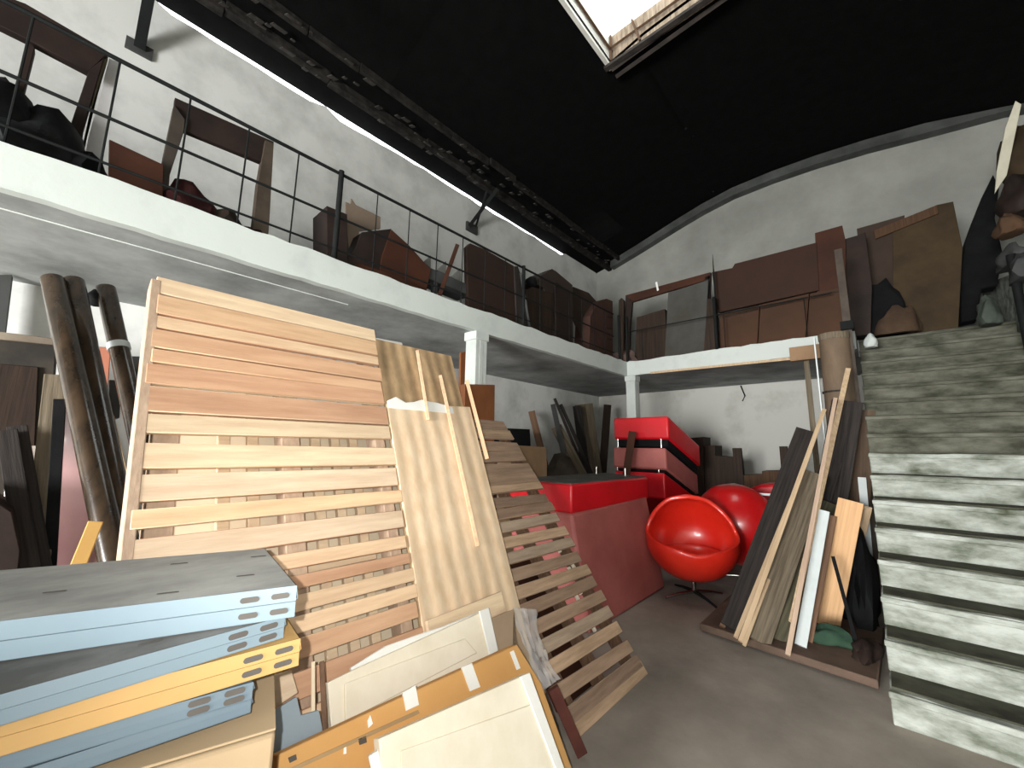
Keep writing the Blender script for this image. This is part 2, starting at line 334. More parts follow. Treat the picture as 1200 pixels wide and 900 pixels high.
# light recess patch: cracked plaster wall beyond stair
# parapet beside the stairs
bm = MB(); prof = [(5.6, 0), (8.8, 0), (8.8, 3.9), (7.9, 3.75), (7.0, 3.55), (6.5, 3.35), (6.1, 3.5), (5.6, 3.1)]
bm.prism([(1.30, y, z) for y, z in prof], (.2, 0, 0)); struct(bm.build('wall_stair', stair_m, bevel=.01))

# staircase
st = thing('concrete_staircase', 'worn mossy concrete staircase rising to the mezzanine at the right', 'staircase', (.5, 3.3, 0))
for k in range(16):
    y0 = 3.3 + .25 * k; z1 = .1875 * (k + 1); bm = MB()
    # rough nosing line
    n = 10; vs = []
    y1 = y0 + .25 if k < 15 else y0 + .25
    zb = max(0, z1 - .1875 * 1.0)
    grid = [[(-.10 + 1.3 * i / n, 0) for i in range(n + 1)]]
    top_f = [V((-.10 + 1.35 * i / n, y0 + random.uniform(-.008, .012), z1 + random.uniform(-.010, .004))) for i in range(n + 1)]
    bot_f = [V((-.10 + 1.35 * i / n, y0 + .012, zb)) for i in range(n + 1)]
    top_b = [V((p.x, y1 + .02, z1)) for p in top_f]; bot_b = [V((p.x, y1 + .02, zb)) for p in top_f]
    R = [[bm.bm.verts.new(p) for p in row] for row in (bot_f, top_f, top_b, bot_b)]
    for a in range(4):
        for i in range(n): bm.bm.faces.new((R[a][i], R[a][i + 1], R[(a + 1) % 4][i + 1], R[(a + 1) % 4][i]))
    bm.box(-.105, 1.25, y0 - .022, y0 + .004, z1 - .04, z1 - .004)
    bm.bm.faces.new([R[a][0] for a in range(4)]); bm.bm.faces.new([R[a][n] for a in range(4)][::-1])
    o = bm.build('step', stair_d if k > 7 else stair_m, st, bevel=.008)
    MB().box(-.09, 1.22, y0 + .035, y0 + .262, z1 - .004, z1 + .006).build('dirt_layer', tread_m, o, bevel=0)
bm = MB(); bm.prism([(-.09, 3.35, 0), (-.09, 7.3, 0), (-.09, 7.3, 2.8), (-.09, 3.55, 0.02)], (1.3, 0, 0)); bm.build('stair_body', stair_m, st, bevel=0)
t = thing('stair_post', 'slim dark iron post standing at the right edge of the stairs', 'post', (1.2, 6.45, 2.0))
MB().tube([(1.2, 6.45, 1.9), (1.17, 6.35, 3.55)], .035).build('post', iron, t, bevel=0, smooth=True)
MB().box(1.14, 1.26, 6.39, 6.51, 2.0, 2.03).build('foot_plate', iron, t, bevel=0)
# tall slim post at left stair edge
t = thing('stair_post', 'tall rusty brown post at the left edge of the stairs', 'post', (-.17, 5.95, 0))
MB().bar((-.17, 5.95, 0), (-.17, 5.95, 3.9), .075, .05).build('post', mat('rusty_post', (0.091, 0.0735, 0.0595), (0.049, 0.0385, 0.0315), .8, 3, bump=.2), t, bevel=.003)
MB().box(-.23, -.11, 5.88, 6.02, 2.9, 3.0).build('clamp', iron, t, bevel=.003)

# railings
def railing(name, label, p0, p1, ys, posts, loc, ax, rails=((3.82, .0135, 'top_rail'), (3.42, .0105, 'middle_rail'), (3.13, .009, 'bottom_rail')), hb=3.81):
    t = thing(name, label, 'railing', loc)
    q = lambda s, z: V((p0[0], s, z)) if ax == 'Y' else V((s, p0[1], z))
    for z, rr, nm in rails:
        MB().tube([q(ys[0] - .3, z), q(ys[-1] + .3, z)], rr, 8).build(nm, iron, t, bevel=0, smooth=True)
    for y in ys: MB().tube([q(y, ZF), q(y, hb)], .006, 6).build('baluster', iron, t, bevel=0)
    for y in posts: MB().tube([q(y, ZF), q(y, 3.85)], .023, 10).build('post', iron, t, bevel=0, smooth=True)
yy = [-.06 + .347 * i for i in range(-3, 19)]
railing('balcony_railing', 'long dark iron railing along the left mezzanine edge', (-3.25, 0), 0, [y for i, y in enumerate(yy) if (i - 7) % 7 != 0], [yy[0], yy[7], yy[14], 6.35], (-3.25, 2.5, ZF), 'Y')
railing('balcony_railing', 'short dark iron railing along the back mezzanine edge', (0, 6.5), 0, [-2.9, -1.6, -.6], [-3.18, -1.72], (-1.6, 6.5, ZF), 'X', ((3.56, .009, 'middle_rail'),), 3.56)

# ================================================================ FOREGROUND
def leanframe(x0, k):
    L = math.sqrt(1 + k * k); u = V((-k, 0, 1)) / L; nrm = V((1, 0, k)) / L
    P = lambda y, z, off=0: V((x0 - k * z, y, z)) + nrm * off
    return u, nrm, P
def leanboard(bm, x0, k, y0, y1, z0, z1, th, off=0, dz=0):
    u, nrm, P = leanframe(x0, k)
    a, b_, c, d = P(y0, z0, off), P(y1, z0 + dz, off), P(y1, z1 + dz, off), P(y0, z1, off)
    return bm.prism([a, b_, c, d], -nrm * th)
# pale slatted pallet
X0, K = -1.36, .41
t = thing('slatted_pallet', 'tall pale pine slatted pallet leaning beside the plywood, behind the metal shelves', 'pallet', (X0, .68, 0))
zs = [2.22, 2.13, 2.03, 1.965, 1.875, 1.81, 1.72, 1.61, 1.53]
bm = MB()
for i in range(len(zs) - 1):
    leanboard(bm, X0, K, .18 + random.uniform(0, .012), 1.205 + random.uniform(-.01, .012), zs[i + 1] + .006, zs[i] - .003, .022, random.uniform(-.003, .003), random.uniform(-.01, .006))
for z0, z1 in [(1.41, 1.50), (1.30, 1.39), (1.215, 1.275), (1.105, 1.185), (1.02, 1.075), (.945, .99), (.87, .925), (.80, .855), (.72, .785), (.61, .69), (.50, .58), (.40, .47), (.28, .36), (.16, .24), (.04, .12)]:
    leanboard(bm, X0, K, .18 + random.uniform(0, .012), 1.205 + random.uniform(-.01, .015), z0, z1, .022, random.uniform(-.003, .003), random.uniform(-.012, .004))
bm.build('slat_deck', woodL, t, bevel=.003)
for y0, y1, m in ((.165, .20, woodLr), (.22, .30, woodLr), (.66, .74, woodLr), (1.12, 1.18, woodLr)):
    bm = MB(); leanboard(bm, X0, K, y0, y1, .0, 2.2, .09, -.024 if y0 > .2 else .0); bm.build('rail', m, t, bevel=.004)
# sheets and battens behind it
bm = MB(); leanboard(bm, X0, K, .30, 1.85, .02, 2.16, .012, -.20); tag(bm.build('fibreboard_sheet', cream2, bevel=0), 'pale fibreboard sheet glimpsed through the gaps of the pale slatted pallet', 'board')
t = thing('batten_frame', 'frame of thin upright pale battens behind the pale slatted pallet', 'frame', (X0 - .14, .8, 0))
for y in (.45, .56, .84, .94, 1.04):
    bm = MB(); leanboard(bm, X0, K, y, y + .045, .02, 2.1, .03, -.14); bm.build('batten', woodL, t, bevel=.003)
bm = MB(); leanboard(bm, X0, K, .4, 1.1, 1.0, 1.05, .02, -.118); bm.build('crosspiece', woodL, t, bevel=.003)
for i, (y0, y1, h) in enumerate(((.32, .50, 2.235), (.70, .98, 2.25), (1.00, 1.22, 2.245), (1.24, 1.48, 2.235))):
    bm = MB(); leanboard(bm, X0, K, y0, y1, 1.7, h, .02, -.105, -.02 + .01 * i)
    tag(bm.build('foam_strip', white_m, bevel=.006), ['short torn white foam strip poking above the left end of the pale pallet', 'long white foam strip poking above the middle of the pale pallet', 'white foam strip poking above the right end of the pale pallet', 'white foam strip poking above the stained plywood top'][i], 'foam strip', 'white foam strips behind the pale pallet')
# plywood sheets
bm = MB(); leanboard(bm, X0, K, 1.22, 1.83, .04, 2.17, .015, -.03); tag(bm.build('plywood_sheet', plyD, bevel=.002), 'stained streaky plywood sheet, top part showing above the paler plywood', 'plywood')
bm = MB(); leanboard(bm, X0, K, 1.215, 1.86, .0, 1.745, .015, .0, .03); tag(bm.build('plywood_sheet', ply, bevel=.002), 'pale streaked plywood sheet leaning between the pale pallet and the weathered pallet', 'plywood')
u, nr, P = leanframe(X0, K)
bm = MB(); rg = [(1.22 + .06 * i, 1.745 + random.uniform(-.004, .03)) for i in range(9)]
bm.prism([P(y, 1.715, .004) for y, z in rg] + [P(y, z + .012, .004) for y, z in rg[::-1]], -nr * .022); tag(bm.build('foam_strip', white_m, bevel=.004), 'ragged white foam strip along the top edge of the pale plywood', 'foam strip')
for i, (a, b_, w_) in enumerate((((489, 411), (502, 492), .02), ((516, 440), (560, 640), .022), ((547, 446), (571, 538), .026))):
    p, q = onlean(*a, X0 + .012, K), onlean(*b_, X0 + .012, K)
    o = MB().bar(q, p, w_, .014).build('wooden_batten', [woodL, woodL, mat('tan_batten', (.66, .40, .24), (.5, .3, .18), .7, 2, bump=.1)][i], bevel=.002)
    tag(o, ['thin pale batten lying on the stained plywood', 'long thin pale batten lying over both plywood sheets', 'tan stick with rounded end rising past the plywood right edge'][i], 'batten')
bm = MB(); leanboard(bm, X0, K, 1.22, 1.72, .605, .70, .02, .03, .01); tag(bm.build('cross_board', woodL, bevel=.003), 'short pale board across the foot of the pale plywood', 'board')
# weathered pallet
X1, K1 = -1.32, .785
t = thing('slatted_pallet', 'weathered grey-brown slatted pallet leaning in front of the dusty red sofa', 'pallet', (X1, 2.4, 0))
bm = MB(); zz = [1.76, 1.66, 1.565, 1.46, 1.37, 1.285, 1.215, 1.13, 1.05, .97, .885, .80, .715, .63, .545, .46, .375, .29, .20, .11]
for i, z in enumerate(zz):
    hgt = .082 if i < 6 else .062
    leanboard(bm, X1, K1, 1.98 + random.uniform(-.02, .02), 2.86 + random.uniform(-.025, .015), z - hgt, z, .02, random.uniform(-.004, .004), random.uniform(-.022, .012))
leanboard(bm, X1, K1, 1.98, 2.86, .0, .07, .02)
bm.build('slat_deck', woodD, t, bevel=.003)
for y in (2.06, 2.40, 2.76):
    bm = MB(); leanboard(bm, X1, K1, y, y + .05, .0, 1.74, .08, -.021); bm.build('rail', timber_b, t, bevel=.003)
for y, z in ((2.68, .74), (2.74, .76), (2.62, .60), (2.68, .62), (2.74, .63), (2.6, .47), (2.66, .49), (2.6, .30)):
    u1, n1, P1 = leanframe(X1, K1); MB().obox(P1(y, z, -.03), n1 * .01, V((0, .012, 0)), u1 * .018).build('block', cream, t, bevel=.003)
bm = MB(); leanboard(bm, X1, K1, 2.10, 2.60, .0, .8, .01, -.16); tag(bm.build('brown_board', brownR, bevel=0), 'brown board behind the lower half of the weathered pallet', 'board')

# leaning flat packs: cream, kraft, cream
def leanpoly(name, pts, x0, k, th, m, parent=None, extra=(), **kw):
    u, nrm, P = leanframe(x0, k); bm = MB()
    q = [onlean(*p, x0, k) for p in pts] + [P(y, z) for y, z in extra]
    bm.prism(q, -nrm * th); return bm.build(name, m, parent, **kw)
t = thing('cream_door_panel', 'cream door panel leaning behind the kraft carton with slots', 'panel', (-1.2, 1.1, 0))
u, nr, P = leanframe(-1.2, .45)
leanpoly('panel', [(384, 800), (412, 786), (573, 713), (583, 760)], -1.2, .45, .03, cream, t, extra=((1.5, .0), (.72, 0)), bevel=.003)
leanpoly('moulding', [(404, 801), (545, 748), (560, 765), (405, 846)], -1.19, .45, .012, cream, t, bevel=.004)
leanpoly('edge_strip', [(562, 716), (573, 712), (584, 762), (574, 768)], -1.185, .45, .01, white_m, t, bevel=.002)
o = leanpoly('torn_foam_sheet', [(412, 782), (452, 757), (500, 740), (522, 733), (563, 716), (570, 740), (420, 800)], -1.225, .45, .02, white_m, extra=((1.48, .05), (.8, .05)), bevel=.004)
tag(o, 'torn white foam sheet behind the top edge of the cream door panel', 'foam sheet')
t = thing('kraft_carton', 'flat kraft cardboard carton with cut slots between two cream panels', 'carton', (-1.0, 1.0, 0))
u, nr, P = leanframe(-1.0, .45)
leanpoly('carton_body', [(325, 885), (470, 817), (606, 755), (634, 800)], -1.0, .45, .06, kraft, t, extra=((1.62, .0), (.45, 0)), bevel=.004)
for pts, m in ((((472, 812), (487, 803), (491, 826), (476, 833)), white_m), (((541, 782), (553, 777), (563, 805), (551, 810)), white_m), (((598, 764), (602, 762), (610, 783), (606, 785)), white_m), (((431, 845), (434, 838), (437, 848), (432, 853)), white_m), (((420, 866), (429, 862), (430, 870), (422, 873)), slot_m), (((338, 888), (347, 884), (348, 890), (340, 894)), slot_m), (((403, 876), (406, 875), (406, 883), (403, 884)), white_m)):
    leanpoly('slot', pts, -.996, .45, .006, m, t, bevel=0)
leanpoly('fold_line', [(330, 905), (490, 832), (492, 836), (332, 909)], -.996, .45, .003, mat('kraft_fold', (.45, .30, .15), rough=.8), t, bevel=0)
t = thing('cream_door_panel', 'large cream door panel in front at the bottom of the view', 'panel', (-.85, 1.1, 0))
leanpoly('panel', [(444, 866), (621, 788), (662, 905)], -.85, .45, .035, cream, t, extra=((1.45, .0), (.70, 0)), bevel=.003)
leanpoly('moulding', [(470, 905), (470, 880), (632, 822), (655, 905)], -.842, .45, .008, cream, t, bevel=.003)
leanpoly('edge_strip', [(610, 793), (621, 788), (665, 910), (655, 910)], -.836, .45, .008, white_m, t, bevel=.002)
for i, (a, b_, w_, m) in enumerate((((437, 882), (446, 920), .028, white_m), ((446, 868), (456, 912), .010, cream), ((449, 866), (459, 912), .008, timber_b))):
    p, q = onlean(*a, -.87, .45), onlean(*b_, -.87, .45); q = q + (q - p) * 2
    tag(MB().bar(q, p, w_, .02).build('edge_moulding', m, bevel=.003), ['white moulding strip left of the front cream door panel', 'thin cream moulding strip touching the front cream door panel left edge', 'hair-thin brown strip at the front cream door panel left edge'][i], 'moulding')
# upright sticks and blue pieces
for i, (a, b_, w_) in enumerate((((367, 775), (367, 850), .012), ((377, 775), (381, 862), .016))):
    p, q = onlean(*a, -1.16, .42), onlean(*b_, -1.16, .42)
    tag(MB().bar(q + (q - p) * 1.5, p, w_, .02).build('upright_stick', [cream2, timber_b][i], bevel=.002), ['thin pale upright stick left of the cream door panel', 'thin brown upright stick touching the cream door panel left edge'][i], 'stick')
o = leanpoly('steel_offcut', [(320, 834), (348, 816), (353, 838), (374, 832), (378, 852), (378, 960), (322, 960)], -1.1, .42, .02, mat('grey_blue_scrap', (.27, .33, .37), (.22, .27, .31), .6, 2, bump=.03), bevel=.002)
tag(o, 'blue-grey steel offcut between the cardboard box and the upright sticks', 'offcut')
o = leanpoly('wooden_block', [(318, 792), (342, 785), (350, 812), (322, 830)], -1.25, .42, .04, woodL, extra=((.6, .2), (.42, .2)), bevel=.004)
tag(o, 'small pale wooden board end beside the orange shelf', 'board')

# plastic film draped over the pallet foot
pa = [(572, 722), (602, 710), (640, 716), (662, 735), (640, 770), (652, 800), (622, 812), (596, 770)]
bm = MB(); import mathutils
A = [onlean(600, 712, -1.10, .55), onlean(628, 714, -1.10, .55), onlean(655, 796, -1.05, .5), onlean(636, 810, -1.05, .5)]
n = 14; G = []
for i in range(n + 1):
    row = []
    for j in range(n + 1):
        a = A[0].lerp(A[1], j / n); b_ = A[3].lerp(A[2], j / n); p = a.lerp(b_, i / n)
        p += V((1, 0, .5)) * .018 * mathutils.noise.noise(V((i * .45, j * .9, 0))) + V((0, .03, 0)) * math.sin(i / n * math.pi) * (-1 if j > n / 2 else -.4)
        row.append(bm.bm.verts.new(p))
    G.append(row)
for i in range(n):
    for j in range(n): bm.bm.faces.new((G[i][j], G[i + 1][j], G[i + 1][j + 1], G[i][j + 1]))
tag(bm.build('plastic_film', plastic, bevel=0, smooth=True), 'crumpled clear plastic film hanging right of the cream door panels', 'plastic film')
o = leanpoly('tan_board', [(568, 728), (602, 714), (640, 812), (600, 835)], -1.28, .42, .012, mat('tan_film_board', (.46, .34, .23), (.36, .26, .17), .6, 2, bump=.05), extra=((1.85, 0), (1.6, 0)), bevel=.002)
tag(o, 'tan board covered by plastic film between the plywood and cream panels', 'board')
p, q = on(650, 812, 'Y', 1.9), on(682, 884, 'Z', .02)
o = MB().bar(q, on(648, 806, 'X', q.x - .12), .055, .035).build('reddish_batten', mat('reddish_wood', (.16, .055, .04), (.09, .03, .025), .8, 3, bump=.2), bevel=.004)
tag(o, 'short reddish-brown batten standing at the foot of the weathered pallet', 'batten')

# steel shelf panels stack
def shelf_panel(label, near, edge, width, zt, lip, m_lip, m_top, slots=True, depth=.4):
    """near: xy of the near right top corner; edge: unit xy dir of the front lip toward the left; zt: top z"""
    c = V((near[0], near[1], zt)); e = V((edge[0], edge[1], edge[2] if len(edge) > 2 else 0)).normalized(); d = V((-.99, .14, 0)).normalized()
    t = thing('shelf_panel', label, 'shelf panel', (c.x + e.x * width / 2 + d.x * depth / 2, c.y + e.y * width / 2 + d.y * depth / 2, zt - lip), 'steel shelf panels in the stack')
    up = V((0, 0, 1))
    MB().obox(c + e * width / 2 + d * depth / 2 - up * .001, e * width / 2, d * depth / 2, up * .001).build('top_sheet', m_top, t, bevel=0)
    bm = MB(); cx = c + e * width / 2
    # folded lip: upper band, crease, lower band kinked slightly, return flange
    prof = [V((0, 0, 0)), -d * .003 - up * lip * .48, -d * .0005 - up * lip * .52, -d * .003 - up * lip]
    for a, b_ in zip(prof, prof[1:]):
        bm.prism([c + a, c + b_, c + b_ + d * .0015, c + a + d * .0015], e * width)
    bm.prism([c + prof[-1], c + prof[-1] + d * .02, c + prof[-1] + d * .02 + up * .0015, c + prof[-1] + up * .0015], e * width)
    f = bm.build('front_lip', m_lip, t, bevel=0)
    bm = MB(); pr = [V((0, 0, 0)), -up * lip * .42 - e * .004, -up * lip * .55 + e * .004, -up * lip]
    for a, b_ in zip(pr, pr[1:]):
        bm.prism([c + a, c + b_, c + b_ + e * .0015, c + a + e * .0015], d * depth)
    bm.build('side_lip', m_lip, t, bevel=0)
    if slots:
        for sx in (.03, .085, width - .09, width - .035):
            for sz in (.27, .76):
                pc = c + e * sx - up * lip * sz - d * .0032; bm = MB()
                pts = [pc + e * (.006 * math.cos(a) + (.011 if math.cos(a) > 0 else -.011)) + up * .0055 * math.sin(a) for a in [k * math.pi / 8 + .01 for k in range(16)]]
                bm.prism(pts, d * .001); bm.build('slot', slot_m, f, bevel=0)
        for sx, sy in ((.08, .12), (.2, .30), (.03, .3), (.4, .15), (.22, .05)):
            pc = c + e * sx + d * sy + up * .0012; bm = MB()
            pts = [pc + e * (.006 * math.cos(a) + (.012 if math.cos(a) > 0 else -.012)) + d * .004 * math.sin(a) for a in [k * math.pi / 8 + .01 for k in range(16)]]
            bm.prism(pts, up * .0006); bm.build('slot', slot_m, t, bevel=0)
    return t
def lipdir(pr, pl, z): a, b_ = on(*pr, 'Z', z), on(*pl, 'Z', z); return a, (b_ - a).normalized()
for label, pr, pl, z, lip, ml, mt in (
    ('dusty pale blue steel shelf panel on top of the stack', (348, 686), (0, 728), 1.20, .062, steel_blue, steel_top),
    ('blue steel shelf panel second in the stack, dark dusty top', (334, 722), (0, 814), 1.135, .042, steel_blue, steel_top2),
    ('bright orange steel shelf panel in the stack', (352, 748), (0, 842), 1.09, .052, orange_m, orange_m),
    ('slate blue steel shelf panel just under the orange one', (297, 799), (0, 882), 1.03, .030, steel_dark, steel_dark),
    ('slate blue steel shelf panel lowest in the stack', (295, 816), (20, 905), .998, .028, steel_dark, steel_dark)):
    ns = 'lowest' not in label
    c, e = lipdir(pr, pl, z); shelf_panel(label, (c.x, c.y), (e.x, e.y), 1.0, z, lip, ml, mt, ns)
# cardboard box below
c, e = lipdir((323, 856), (60, 935), .93); d = V((0, 0, 1)).cross(e)
if d.x > 0: d = -d
t = thing('cardboard_box', 'large kraft cardboard box carrying the stack of shelf panels', 'box', (c.x + e.x * .4, c.y + e.y * .4, 0))
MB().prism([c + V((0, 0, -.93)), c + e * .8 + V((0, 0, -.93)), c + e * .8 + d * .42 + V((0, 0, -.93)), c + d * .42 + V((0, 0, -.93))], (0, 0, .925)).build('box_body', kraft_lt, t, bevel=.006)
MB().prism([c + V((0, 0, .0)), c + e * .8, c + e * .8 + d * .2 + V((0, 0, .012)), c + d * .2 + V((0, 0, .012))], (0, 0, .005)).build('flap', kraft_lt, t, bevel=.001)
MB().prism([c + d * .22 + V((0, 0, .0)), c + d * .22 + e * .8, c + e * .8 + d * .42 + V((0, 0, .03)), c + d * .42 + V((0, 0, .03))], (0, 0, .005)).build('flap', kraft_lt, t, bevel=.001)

# ================================================================ RED FURNITURE
def rounded(bm, x0, x1, y0, y1, z0, z1): return bm.box(x0, x1, y0, y1, z0, z1)
t = thing('red_sofa', 'dusty red sofa body stood behind the weathered pallet, back face leaning', 'sofa', (-2.4, 3.9, 0))
bm = MB(); bm.prism([(-1.91, 3.08, 0), (-2.09, 3.10, .93), (-2.09, 4.65, .98), (-1.91, 4.65, 0)], (-.78, 0, 0)); bm.build('sofa_body', mauve, t, bevel=.03)
t = thing('upturned_sofa', 'upturned red vinyl sofa seat with grey underside on the dusty red sofa', 'sofa', (-2.4, 3.8, .95))
bm = MB(); q = [V((-2.09, 3.10, 0)), V((-2.09, 4.70, 0)), V((-2.80, 4.95, 0)), V((-2.88, 3.10, 0))]
bm.prism([p + V((0, 0, .93)) for p in q], (0, 0, .25)).build('seat_block', red_v, t, bevel=.018)
bm = MB(); q2 = [V((-2.11, 3.13, 0)), V((-2.11, 4.67, 0)), V((-2.79, 4.92, 0)), V((-2.86, 3.13, 0))]
bm.prism([p + V((0, 0, 1.178)) for p in q2], (0, 0, .01)).build('underside_cloth', hessian, t, bevel=.002)
for p in ((-2.25, 4.45), (-2.72, 4.6), (-2.78, 3.35)): MB().tube([(p[0], p[1], 1.18), (p[0], p[1], 1.28)], .012, 8).build('foot', chrome, t, bevel=0)
for i, (x0, x1, y0, y1, z0, z1, m, lab) in enumerate((
    (-3.0, -2.17, 5.6, 6.75, 1.66, 1.97, red_v, 'red vinyl seat block, topmost of the stack in the back corner'),
    (-3.02, -2.22, 5.6, 6.9, 1.24, 1.53, mauve, 'dull red vinyl seat block, middle of the stack in the back corner'),
    (-3.0, -2.25, 5.6, 6.9, .84, 1.19, red_v, 'red vinyl seat block under the middle one in the back corner'),
    (-3.0, -2.2, 5.5, 7.0, .0, .42, mauve, 'large dull red sofa body carrying the stack in the back corner'))):
    t = thing('red_seat_block', lab, 'sofa seat', ((x0 + x1) / 2, (y0 + y1) / 2, z0), 'red seat blocks stacked in the back corner')
    MB().prism([(x0, y0, z0), (x1, y0, z0), (x1, y0, z1), (x0, y0, z1)] if i < 3 else [(x0, y0, 0), (x1, y0, 0), (x1, y0, z1), (x0, y0, z1)], (.10, .95, -.40 if i < 3 else 0)).build('cushion', m, t, bevel=.02)
    if i < 2:
        MB().prism([(x0 + .05, y0 + .04, z0 - (.11 if i == 0 else .045)), (x1 - .03, y0 + .04, z0 - (.11 if i == 0 else .045)), (x1 - .03, y0 + .04, z0 + .01), (x0 + .05, y0 + .04, z0 + .01)], (.09, .85, -.36)).build('base_slab', black_m, t, bevel=0)  # black slab fills the gap under the seat, its shade put into colour
        for (a, b_) in ((x0 + .05, y0 + .03), (x1 - .12, y0 + .03)): MB().tube([(a, b_, z0 - (.13 if i == 0 else .05)), (a, b_, z0)], .012, 8).build('foot', chrome, t, bevel=0)
    MB().box(x0 + .01, x1 - .01, y0 - .004, y0 + .01, z1 - .03, z1 - .024).build('seam', m, t, bevel=.002)

def egg_chair(label, loc, rot, m, s=1.0, tilt=0):
    t = thing('egg_chair', label, 'chair', loc, 'red egg chairs on chrome swivel bases'); t.rotation_euler = (0, 0, rot)
    base = V((0, 0, 0)); ORG[t.name] = V((0, 0, 0))
    bm = MB(); nu, nv = 40, 26; G = []
    zb, H = .16 * s, .88 * s
    for j in range(nv + 1):
        v = j / nv
        zz_ = zb + H * v
        # egg profile radius
        rr = .43 * s * math.sqrt(max(0, 1 - (2 * v - 1) ** 2)) ** .85 * (1.0 + .10 * math.sin(v * math.pi * 1.2)) * (1 if v > .02 else 1)
        lipv = .40
        if v < lipv: A = math.pi
        else:
            q = min(1, (v - lipv) / .18); q = q * q * (3 - 2 * q); A = math.radians(180 - 88 * math.sqrt(q)) if q < 1 else math.radians(92 - 20 * max(0, (v - .7) / .3))
        row = []
        for i in range(nu + 1):
            a = -A + 2 * A * i / nu       # 0 = back
            back = -.06 * s * v            # leans back with height
            row.append(bm.bm.verts.new(V((rr * math.sin(a), back - rr * .92 * math.cos(a), zz_)) * 1.0))
        G.append(row)
    for j in range(nv):
        for i in range(nu): bm.bm.faces.new((G[j][i], G[j][i + 1], G[j + 1][i + 1], G[j + 1][i]))
    bmesh.ops.remove_doubles(bm.bm, verts=bm.bm.verts, dist=.0015 * s)
    bmesh.ops.recalc_face_normals(bm.bm, faces=bm.bm.faces)
    o = bm.build('shell', m, t, bevel=0, smooth=True)
    md = o.modifiers.new('solid', 'SOLIDIFY'); md.thickness = .045 * s; md.offset = -1; md2 = o.modifiers.new('sub', 'SUBSURF'); md2.levels = md2.render_levels = 1
    o.rotation_euler = (tilt, 0, 0)
    bm = MB(); bmesh.ops.create_uvsphere(bm.bm, u_segments=28, v_segments=14, radius=1)
    for v in bm.bm.verts: v.co = V((v.co.x * .345 * s, v.co.y * .31 * s - .01, v.co.z * .085 * s + .42 * s))
    c_ = bm.build('seat_cushion', m, t, bevel=0, smooth=True); c_.rotation_euler = (tilt, 0, 0)
    MB().tube([(0, 0, .05), (0, 0, .24)], .022, 12).build('stem', chrome, t, bevel=0, smooth=True)
    for k in range(4):
        a = k * math.pi / 2 + .5; e = V((math.cos(a), math.sin(a), 0))
        MB().tube([V((0, 0, .06)), e * .18 + V((0, 0, .045)), e * .33 + V((0, 0, .018))], [.02, .015, .011], 8).build('leg', iron if k % 2 else chrome, t, bevel=0, smooth=True)
    return t
# seat direction: local +Y is the open front
p1 = on(814, 700, 'Z', 0); egg_chair('orange-red egg chair facing the camera beside the dusty red sofa', p1, math.radians(206), red_o, .99)
p2 = on(872, 681, 'Z', 0) ; egg_chair('red egg chair turned away, glossy back shell behind the leaning timbers', (p2.x, p2.y, 0), math.radians(-10), mat('deep_red_vinyl', (.50, .008, .009), (.42, .006, .007), .3, 2, bump=.03, coat=.35), 1.08)

# ================================================================ BACK CORNER CLUTTER
def face(name, pts, axis, val, depth, m, label=None, cat=None, zfloor=None, parent=None, bevel=.004, group=None):
    """panel or case whose front face lies on a plane; points marked 'b' stand on zfloor"""
    q = []
    for p in pts:
        v = on(p[0], p[1], axis, val)
        if len(p) > 2: v.z = zfloor
        q.append(v)
    ext = (-depth, 0, 0) if axis == 'X' else (0, depth, 0)
    o = MB().prism(q, ext).build(name, m, parent, bevel=bevel)
    if label: tag(o, label, cat, group)
    return o
def stick(name, a, b_, pa, pb, w_, th, m, label, cat='plank', floor=None, group=None, parent=None):
    """plank through two seen points on given planes; optionally prolonged to a floor height"""
    p, q = on(*a, *pa), on(*b_, *pb)
    if floor is not None: q = p + (q - p) * ((floor - p.z) / (q.z - p.z))
    o = plank(q, p, w_, th, name, m)
    return tag(o, label, cat, group)
# boards leaning on the left wall under the mezzanine
X = ('X', -4.9)
stick('leaning_plank', (623, 482), (637, 540), X, ('X', -4.5), .13, .03, timber_b, 'short brown plank leaning on the left wall next to the black box', floor=0)
stick('leaning_plank', (648, 474), (660, 530), X, ('X', -4.5), .10, .03, greyboard, 'grey plank, left edge of the dark plank cluster on the left wall', floor=0)
stick('leaning_plank', (650, 467), (676, 530), ('X', -4.85), ('X', -4.4), .06, .03, timber_d, 'thin black plank rising highest in the dark plank cluster', floor=0)
stick('leaning_plank', (657, 474), (682, 530), ('X', -4.8), ('X', -4.35), .07, .03, timber_d, 'black plank at the right slope of the dark plank cluster', floor=0)
stick('leaning_plank', (652, 500), (670, 535), ('X', -4.78), ('X', -4.4), .22, .03, timber_g, 'wide rough board low in the dark plank cluster', floor=0)
stick('wide_board', (684, 474), (692, 540), X, ('X', -4.5), .40, .04, timber_g, 'wide grey-brown board leaning in the back left corner', 'board', floor=0)
stick('wide_board', (676, 476), (684, 535), ('X', -4.86), ('X', -4.5), .18, .04, timber_d, 'narrow blackish board left of the wide grey-brown board', 'board', floor=0)
stick('corner_post', (712, 475), (707, 540), ('Y', 7.9), ('Y', 7.6), .16, .1, brownD, 'dark brown post with a knob standing in the back left corner', 'post', floor=0)
face('black_crate', [(597, 502), (621, 503), (622, 523), (600, 522)], 'X', -4.2, .5, black_m, 'black crate on the wall side behind the light wooden crate', 'crate')
face('stacked_crates', [(597, 523), (622, 523), (622, 600, 'b'), (600, 600, 'b')], 'X', -4.21, .5, brownD, 'dark brown crate carrying the black crate', 'crate', zfloor=0)
